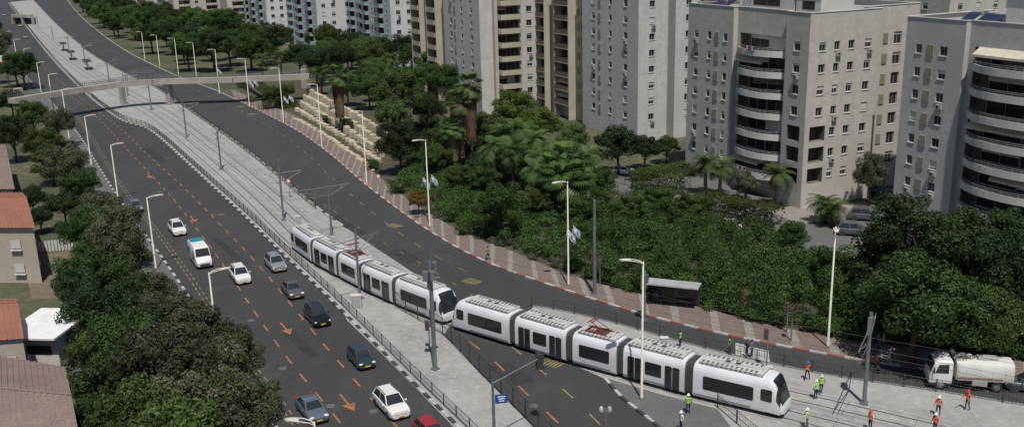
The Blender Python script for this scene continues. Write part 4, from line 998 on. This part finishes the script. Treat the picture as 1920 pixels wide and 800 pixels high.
def crownproto(seed,kind='broad',n=9000,size=.2):
    random.seed(seed); c=[];r=[]
    if kind=='broad':
        for _ in range(58):
            a=random.uniform(0,6.283); e=math.asin(random.uniform(-.45,1)); q=random.uniform(.5,.9)
            c.append((4*q*math.cos(e)*math.cos(a)*random.uniform(.85,1.15),4*q*math.cos(e)*math.sin(a),5+3.1*q*math.sin(e))); r.append(random.uniform(.4,1.15))
        c.append((0,0,5)); r.append(2.0)
    elif kind=='pine':
        for _ in range(70):
            z=random.uniform(1.2,9); R=3.2*(1-((z-1)/9.3)**1.6)+.2; a=random.uniform(0,6.283); q=R*random.uniform(.4,1)
            c.append((q*math.cos(a),q*math.sin(a),z)); r.append(random.uniform(.4,.95))
    elif kind=='shrub':
        for _ in range(16):
            a=random.uniform(0,6.283); q=random.uniform(0,1.1); c.append((q*math.cos(a),q*math.sin(a),random.uniform(.5,1.3))); r.append(random.uniform(.45,.8))
    cm=quadmesh('crown',leafarr(c,r,n,size),M_['g_mid'])
    mb=MB()
    if kind!='shrub':
        top=4.6 if kind=='broad' else 8
        mb.tube([(0,0,0),(.1,.05,1.5),(.15,-.05,3),(.05,0,top)],[.28,.22,.18,.07],8)
        for k in range(7):
            t=c[k*4]; z0=2+k*.3; mb.tube([(.1,0,z0),(t[0]*.5,t[1]*.5,z0+(t[2]-z0)*.6),(t[0]*.92,t[1]*.92,t[2])],[.11,.07,.03],6)
    else:
        for k in range(5): t=c[k]; mb.tube([(0,0,0),t],[.06,.02],5)
    return cm,mb.mesh('trunk',['bark'],True)
PR={'broad':[crownproto(s,n=15000,size=.14) for s in(1,2,3,4,5)],'pine':[crownproto(s,'pine',15000,.125) for s in(7,8)],'shrub':[crownproto(s,'shrub',1800,.11) for s in(9,10)]}
random.seed(5)
def tree(p,sc,kind,mat,label,cat='tree',zs=1.,name='tree'):
    cm,tm=random.choice(PR[kind]); r=root(name,label,cat,(p.x,p.y,0),random.uniform(0,6.28)); r.scale=(sc,sc,sc*zs)
    t=link(bpy.data.objects.new('trunk' if kind!='shrub' else 'stem',tm)); t.parent=r
    c=link(bpy.data.objects.new('crown' if kind!='shrub' else 'foliage',cm)); c.parent=r; c.material_slots[0].link='OBJECT'; c.material_slots[0].material=M_[mat]; return r
lbl={'g_mid':"leafy green tree",'g_dark':"dark green dense tree",'g_olive':"olive brown feathery tree",'g_bright':"bright green leafy tree",'g_grey':"grey green small tree",'g_hedge':"deep green tree",'g_deep':"deep green bushy tree",'g_orange':"small tree with orange tips"}
def T(x,y,R,mat,where,kind='broad',zs=1.):
    sc=R/4.3; cz=5*sc*zs if kind=='broad' else 4*sc*zs; p=P(x,y,cz); tree(p,sc,kind,mat,lbl[mat]+" "+where,zs=zs)
for x,y,R,m in((60,215,4,'g_mid'),(22,250,4,'g_deep'),(108,232,4,'g_olive'),(75,270,3.8,'g_mid'),(128,312,4,'g_olive'),(95,300,3.5,'g_mid'),(152,345,3.2,'g_deep'),(60,372,2.4,'g_dark'),(75,408,2.2,'g_dark'),(118,385,3,'g_deep'),(20,190,4,'g_dark'),
 (190,400,4.2,'g_olive'),(222,432,3.8,'g_olive'),(165,430,3.6,'g_deep'),(225,482,3.8,'g_olive'),(172,500,3.8,'g_deep'),(150,540,3.2,'g_dark'),(222,540,4.0,'g_deep'),(275,552,3.2,'g_olive'),(190,592,4,'g_dark'),(310,610,4.4,'g_olive'),(245,640,4.6,'g_deep'),(190,672,3.6,'g_mid'),(375,635,3.6,'g_olive'),(310,700,4.8,'g_olive'),(222,735,4.4,'g_deep'),(395,715,4.4,'g_olive'),(355,790,4.8,'g_olive'),(275,800,4.6,'g_mid'),(430,670,3.2,'g_olive'),(445,770,3.8,'g_olive'),(205,800,3.8,'g_deep'),(420,850,4.5,'g_olive'),(320,880,5,'g_mid')):
    T(x,y,R,m,"between the houses and the road",zs=random.uniform(.9,1.2))
for x,y,R,m,k,zs in((1160,272,4.6,'g_dark','broad',.95),(745,175,6,'g_mid','broad',1.1),(800,205,4.5,'g_dark','broad',1),(735,215,4.5,'g_mid','broad',1),(748,268,4.4,'g_dark','broad',1.05),(965,205,5,'g_bright','broad',1.1),(1010,235,4.5,'g_bright','broad',1),(920,240,4,'g_mid','broad',1),(650,160,4.5,'g_mid','broad',1),(592,118,5,'g_dark','broad',1.1),(560,105,5,'g_dark','broad',1),(690,165,4.5,'g_hedge','broad',1),(710,145,5,'g_mid','broad',1),(840,262,3.8,'g_mid','broad',1),(940,385,4,'g_hedge','broad',1),(1000,300,4,'g_hedge','broad',1),(1075,260,3.5,'g_mid','broad',1),
 (1690,500,7,'g_dark','pine',.85),(1655,520,5.5,'g_dark','pine',.9),(1750,520,6.5,'g_deep','pine',.8),(1810,510,6.5,'g_deep','pine',.8),(1720,560,6,'g_deep','broad',.9),(1790,590,5,'g_deep','broad',.9),(1880,520,5.5,'g_dark','broad',1),(1860,600,4,'g_mid','broad',1),(1400,348,2.4,'g_grey','broad',1.2),(1633,325,2.6,'g_grey','broad',1.6),(1480,445,2.6,'g_hedge','broad',1),(1560,500,3,'g_hedge','broad',1),(1120,340,3.2,'g_hedge','broad',1),(1065,355,3.2,'g_hedge','broad',1),(1230,372,3,'g_hedge','broad',.8),(1300,385,3,'g_mid','broad',.8),(1180,385,3,'g_mid','broad',.8),(1090,395,3,'g_hedge','broad',.9),(1020,370,3.2,'g_mid','broad',.9),(1250,275,2.5,'g_hedge','broad',1),(1210,280,3,'g_dark','broad',1),(785,375,1.9,'g_orange','broad',1),(820,295,3,'g_hedge','broad',1),(860,330,2.8,'g_mid','broad',.8),(910,335,3,'g_hedge','broad',.9),(535,172,3.2,'g_mid','broad',.9),(515,178,3.2,'g_mid','broad',.9),(650,232,1.8,'g_olive','broad',.8),(1900,440,4,'g_deep','broad',1)):
    T(x,y,R,m,"on the planted bank below the flats",k,zs)
def pip(poly,x,y):
    inside=False; n=len(poly)
    for i in range(n):
        a,b=poly[i],poly[(i+1)%n]
        if (a.y>y)!=(b.y>y) and x<(b.x-a.x)*(y-a.y)/(b.y-a.y)+a.x: inside=not inside
    return inside
def scatter(pl,n,mind):
    poly=[P(x,y) for x,y in pl]; xs=[p.x for p in poly]; ys=[p.y for p in poly]; out=[]; tr=0
    while len(out)<n and tr<n*60:
        tr+=1; x=random.uniform(min(xs),max(xs)); y=random.uniform(min(ys),max(ys))
        if pip(poly,x,y) and all((x-a.x)**2+(y-a.y)**2>mind*mind for a in out): out.append(Vector((x,y,0)))
    return out
for p in scatter([(150,20),(260,30),(450,75),(560,130),(450,150),(330,130),(240,88)],70,8):
    tree(p,random.uniform(1.0,1.6),'broad',random.choice(['g_mid','g_dark','g_hedge','g_deep']),"green street tree beyond the footbridge")
for p in scatter([(590,95),(780,130),(900,230),(760,200),(600,140)],24,9):
    tree(p,random.uniform(.9,1.4),'broad',random.choice(['g_mid','g_dark','g_hedge']),"green tree below the white towers")
for p in scatter([(-60,20),(-20,60),(15,110),(60,165),(60,200),(-60,200)],14,8):
    tree(p,random.uniform(.9,1.3),'broad',random.choice(['g_mid','g_dark','g_olive']),"green tree beside the far road")
for p in scatter([(-60,-25),(560,-30),(700,20),(450,40),(260,12),(150,-5),(-50,-5)],50,14):
    tree(p,random.uniform(1.0,1.6),'broad',random.choice(['g_mid','g_dark','g_hedge']),"distant green tree on the horizon side")
def thicket(pl,hfun,dens,size,mat,label,rr=(.8,1.6),lp=260):
    poly=[P(x,y) for x,y in pl]; xs=[p.x for p in poly]; ys=[p.y for p in poly]; c=[];r=[]
    A=abs(sum(poly[i].x*poly[(i+1)%len(poly)].y-poly[(i+1)%len(poly)].x*poly[i].y for i in range(len(poly))))/2
    n=int(A*dens)
    while len(c)<n:
        x=random.uniform(min(xs),max(xs)); y=random.uniform(min(ys),max(ys))
        if pip(poly,x,y):
            q=random.uniform(*rr); h=hfun*random.uniform(.82,1.1)*(1+.18*math.sin(x*.35)*math.cos(y*.3)); c.append((x,y,max(h-q*.85,.2))); r.append(q)
            if hfun>2 and random.random()<.45: c.append((x,y,h*.35)); r.append(q)
    o=link(bpy.data.objects.new('shrub_thicket',quadmesh('shrub_thicket',leafarr(c,r,len(c)*lp,size,.9,.7),M_[mat]))); tag(o,label,'bushes',kind='stuff'); return o
thicket([(1062,510),(1150,538),(1300,572),(1450,610),(1600,638),(1760,652),(2000,686),(2000,600),(1620,530),(1500,500),(1380,480),(1250,462),(1100,450),(1050,462)],3.6,.55,.13,'g_hedge',"dense dark green creeper mass beside the sidewalk",(.8,1.5),300)
thicket([(1062,512),(1150,540),(1300,575),(1450,613),(1600,641),(1760,655),(2000,688),(2000,676),(1760,642),(1600,628),(1450,600),(1300,563),(1150,528),(1062,500)],1.5,1.6,.12,'g_hedge',"lower skirt of creeper at the sidewalk edge",(.5,.9),200)
thicket([(1050,445),(1130,450),(1380,480),(1480,492),(1440,450),(1380,440),(1300,405),(1150,385),(1060,390)],3.0,.5,.13,'g_hedge',"dense green shrub bank above the hedge",(.8,1.5),280)
thicket([(750,345),(800,390),(870,430),(950,460),(1045,495),(1060,440),(1000,395),(900,345),(820,305),(770,300)],2.0,.5,.13,'g_hedge',"ivy covered slope above the sidewalk",(.8,1.4),260)
thicket([(800,400),(870,438),(950,468),(1040,505),(1045,490),(960,455),(880,422),(820,390)],.8,.8,.11,'g_grey',"grey green low shrubs along the sidewalk edge",(.4,.7),160)
thicket([(440,160),(500,190),(545,212),(560,200),(540,180),(480,150)],.9,.35,.14,'g_mid',"low shrubs on the bank",(.5,.9),140)
thicket([(735,290),(760,330),(850,310),(960,350),(1060,385),(1100,360),(1060,300),(900,250),(800,225)],1.8,.35,.15,'g_dark',"shrubs under the trees on the bank")
thicket([(300,540),(500,880),(300,880),(180,640),(150,540),(170,440),(110,330),(80,250),(110,245),(190,355),(260,460)],1.0,.14,.14,'g_mid',"low undergrowth beneath the roadside trees",(.6,1.1),150)
def boxhedge(a,b,w,h):
    a=P(*a);b=P(*b); d=(b-a); L=d.length; n=int((L*w+L*h*2)*90); d.normalize(); nn=Vector((d.y,-d.x,0))
    u=rng.uniform(0,L,n); v=rng.uniform(-w/2,w/2,n); z=rng.uniform(0,h,n); s=rng.integers(0,3,n); z=np.where(s==0,h,z); v=np.where(s==1,w/2,v); v=np.where(s==2,-w/2*np.sign(rng.normal(size=n)),v)
    p=np.array([a.x,a.y,0])+u[:,None]*np.array(d)+v[:,None]*np.array(nn)+z[:,None]*np.array([0,0,1])+rng.normal(size=(n,3))*.06
    o=link(bpy.data.objects.new('hedge',quadmesh('hedge',leafarr(p,np.full(n,.08),n,.13),M_['g_mid']))); tag(o,"clipped bright green box hedge by the car park",'hedge')
boxhedge((1190,350),(1290,362),3.0,2.8); boxhedge((1310,396),(1460,428),3.0,2.8); boxhedge((1180,340),(1290,320),2,1.5)
for x,y in((745,362),(870,440),(905,402),(1380,392),(1300,330),(470,192),(500,205),(1010,470),(700,318),(610,232)):
    tree(P(x,y),random.uniform(.8,1.4),'shrub',random.choice(['g_mid','g_grey','g_hedge']),"rounded garden shrub on the bank",'shrub',name='shrub')
def palmproto(fan,seed):
    random.seed(seed); V=[];
    nf=34 if not fan else 40
    for k in range(nf):
        a=random.uniform(0,6.283); e=random.uniform(-.6,1.35); L=random.uniform(2.4,3.2) if not fan else 1.5
        pts=[];p=Vector((0,0,0)); ee=e
        for s in range(10):
            pts.append(p.copy()); p=p+Vector((math.cos(a)*math.cos(ee),math.sin(a)*math.cos(ee),math.sin(ee)))*L/9; ee-=(.17 if not fan else .05)
        side=Vector((-math.sin(a),math.cos(a),0))
        if not fan:
            for s in range(1,10):
                d=(pts[s]-pts[s-1]).normalized(); ll=.62*math.sin(math.pi*(s+1)/11.5)+.12
                for sg in(-1,1):
                    for h_ in(0,.5):
                        b=pts[s-1].lerp(pts[s],h_); t=b+side*sg*ll+d*ll*.5-Vector((0,0,ll*.45)); V+= [b-d*.05,b+d*.06,t+d*.02,t-d*.02]
        else:
            V+=[pts[0]-side*.03,pts[0]+side*.03,pts[-1]+side*.02,pts[-1]-side*.02]
            d=(pts[-1]-pts[-2]).normalized()
            for j in range(13):
                th=-1.7+3.4*j/12; dd=(d*math.cos(th)+side*math.sin(th)); b=pts[-1]; t=b+dd*1.15-Vector((0,0,.3)); w=side*math.cos(th)*.09-d*math.sin(th)*.09; V+=[b,b+dd*.6-w,t,b+dd*.6+w]
    return quadmesh('crown',np.array([tuple(v) for v in V]),M_['g_palm'])
PF=[palmproto(False,21),palmproto(False,22)]; PN=[palmproto(True,23),palmproto(True,24)]
random.seed(9)
def skirtmesh(L):
    V=[]
    for k in range(1500):
        a=random.uniform(0,6.283); z=-random.uniform(0,L); r=.95-.45*(-z/L)*random.uniform(.6,1.2)+random.uniform(-.15,.1); p=Vector((math.cos(a)*r,math.sin(a)*r,z)); s=Vector((-math.sin(a),math.cos(a),0))*.08
        V+=[p-s,p+s,p+s*.3+Vector((math.cos(a)*.15,math.sin(a)*.15,-.8)),p-s*.3+Vector((math.cos(a)*.1,math.sin(a)*.1,-.8))]
    return quadmesh('frond_skirt',np.array([tuple(v) for v in V]),M_['skirt'])
SK=skirtmesh(5.)
def palm(x,y,h,fan,sc=1.,skirt=False,label=None):
    p=P(x,y,h); r=root('palm_tree',label or("tall fan palm with brown skirt on the bank" if skirt else "green palm tree on the planted bank"),'palm tree',(p.x,p.y,0),random.uniform(0,6))
    mb=MB(); mb.tube([(0,0,0),(.05,.1,h*.3),(.1,.05,h*.7),(0,0,h)],[.36,.28,.25,.2],9); part(mb,'trunk',['palmb'],r,smooth=True)
    c=link(bpy.data.objects.new('crown',random.choice(PN if fan else PF))); c.parent=r; c.location=(0,0,h); c.scale=(sc,)*3
    if skirt: s=link(bpy.data.objects.new('frond_skirt',SK)); s.parent=r; s.location=(0,0,h-.2); s.scale=(1.15,1.15,skirt)
palm(880,160,13.5,True,1.15,1.7); palm(857,192,12,True,1.1,1.6); palm(846,240,8,True,1,1)
palm(632,142,12,True,1.15,1.5); palm(497,52,10,True,1,.9)
for x,y,h in((945,250,7),(975,240,8),(1000,262,7),(960,285,6),(1015,290,6),(925,275,6)): palm(x,y,h,False,1.15)
for x,y,h in((1060,300,8),(1072,335,6.5),(1040,320,7)): palm(x,y,h,True,1.35)
for x,y,h in((1325,305,5),(1350,312,4.5),(1460,325,5),(1547,380,2.8),(1560,392,2.4),(1000,315,6),(1100,290,6)): palm(x,y,h,False,.95)
for x,y,h in((365,65,7),(385,60,7),(410,55,7),(720,120,7),(735,110,7),(705,130,6),(650,100,6),(490,110,6),(525,105,6),(600,135,6),(1695,390,4),(470,95,6)): palm(x,y,h,False,1.1)
random.seed(31)
for k,(a,b) in enumerate((((552,222),(704,322)),((558,210),(712,310)),((564,200),(720,298)),((570,191),(728,287)),((578,183),(736,276)))):
    A_=P(*a);B_=P(*b); pts=resample([A_,A_.lerp(B_,.5)+Vector((.6,.6,0)),B_],.8); mb=MB()
    for i,p in enumerate(pts[:-1]):
        if random.random()<.22: continue
        s=random.uniform(.5,.95); h=.45+.5*k+random.uniform(-.15,.2)
        mb.box((p.x+random.uniform(-.2,.2),p.y+random.uniform(-.3,.3),h/2),(s,1.1*s,h),0,random.uniform(-1.2,-.2))
    o=part(mb,'stone_retaining_wall',['rock'],bevel=.14); tag(o,"cream rough stone terrace wall on the bank",'stone wall',group='stone terrace walls')
slab('car_park',[P(1100,345),P(1180,322),P(1300,318),P(1500,400),P(1700,395),P(1800,470),P(1700,490),P(1500,475),P(1390,440),P(1320,400),P(1180,365)],-.01,.003,'pave')
slab('garden_path',[P(1440,395),P(1540,375),P(1640,385),P(1560,412),P(1500,420)],.003,.02,'beige')
slab('far_plot',[P(-60,-10),P(110,-15),P(440,-20),P(440,-40),P(-60,-40)],-.01,.003,'roofg')
slab('left_yard',[P(40,480),P(130,470),P(110,560),P(60,560)],-.01,.01,'dirt')
slab('bank_soil',[P(440,166),P(600,234),P(712,330),P(1040,504),P(1300,572),P(1600,638),P(2000,684),P(2000,560),P(1500,470),P(1100,360),P(800,250),P(560,150)],-.01,.008,'soil')
fence(resample([P(600,195),P(690,252),P(760,290)],2),h=1.1,bar=.5,label="pale railing on top of the bank")
fence(resample([P(1110,330),P(1190,352),P(1300,300)],2),h=1.4,bar=.4,label="garden railing below the flats")
for x,y in((135,112),(165,130),(120,95)):
    p=P(x,y); r=root('tram_stop_canopy',"small dark tram stop canopy on the pale median",'shelter',(p.x,p.y,.03),-1.1)
    mb=MB(); mb.box((0,0,2.8),(9,2.4,.15)); part(mb,'roof',['dkmet'],r)
    for k in(-3.5,0,3.5): mb=MB(); mb.box((k,0,1.37),(.15,.15,2.7)); part(mb,'post',['galv'],r)
# ------------------------------------------------------------ light, world, camera
az=RAD(172); el=RAD(64)
sd_=Vector((math.sin(az)*math.cos(el),math.cos(az)*math.cos(el),math.sin(el)))
sl=bpy.data.lights.new('sun','SUN'); sl.energy=4.4; sl.angle=RAD(.5); sl.color=(1,.96,.9)
so=link(bpy.data.objects.new('sun',sl)); so.rotation_euler=(-sd_).to_track_quat('-Z','Y').to_euler()
w=bpy.data.worlds.new("World"); bpy.context.scene.world=w; w.use_nodes=True; n=w.node_tree
sk=n.nodes.new('ShaderNodeTexSky'); sk.sky_type='NISHITA'; sk.sun_disc=False; sk.sun_elevation=el; sk.sun_rotation=az
n.links.new(sk.outputs[0],n.nodes['Background'].inputs[0]); n.nodes['Background'].inputs[1].default_value=.065
c=bpy.data.cameras.new("camera"); c.lens=F/1920*36; c.sensor_width=36; c.clip_end=6000; c.clip_start=.5
co=link(bpy.data.objects.new("camera",c))
co.matrix_world=Matrix(((XI.x,-YI.x,-Fv.x,0),(XI.y,-YI.y,-Fv.y,0),(XI.z,-YI.z,-Fv.z,H),(0,0,0,1)))
bpy.context.scene.camera=co
vs=bpy.context.scene.view_settings; vs.view_transform='Standard'; vs.look='None'; vs.exposure=0
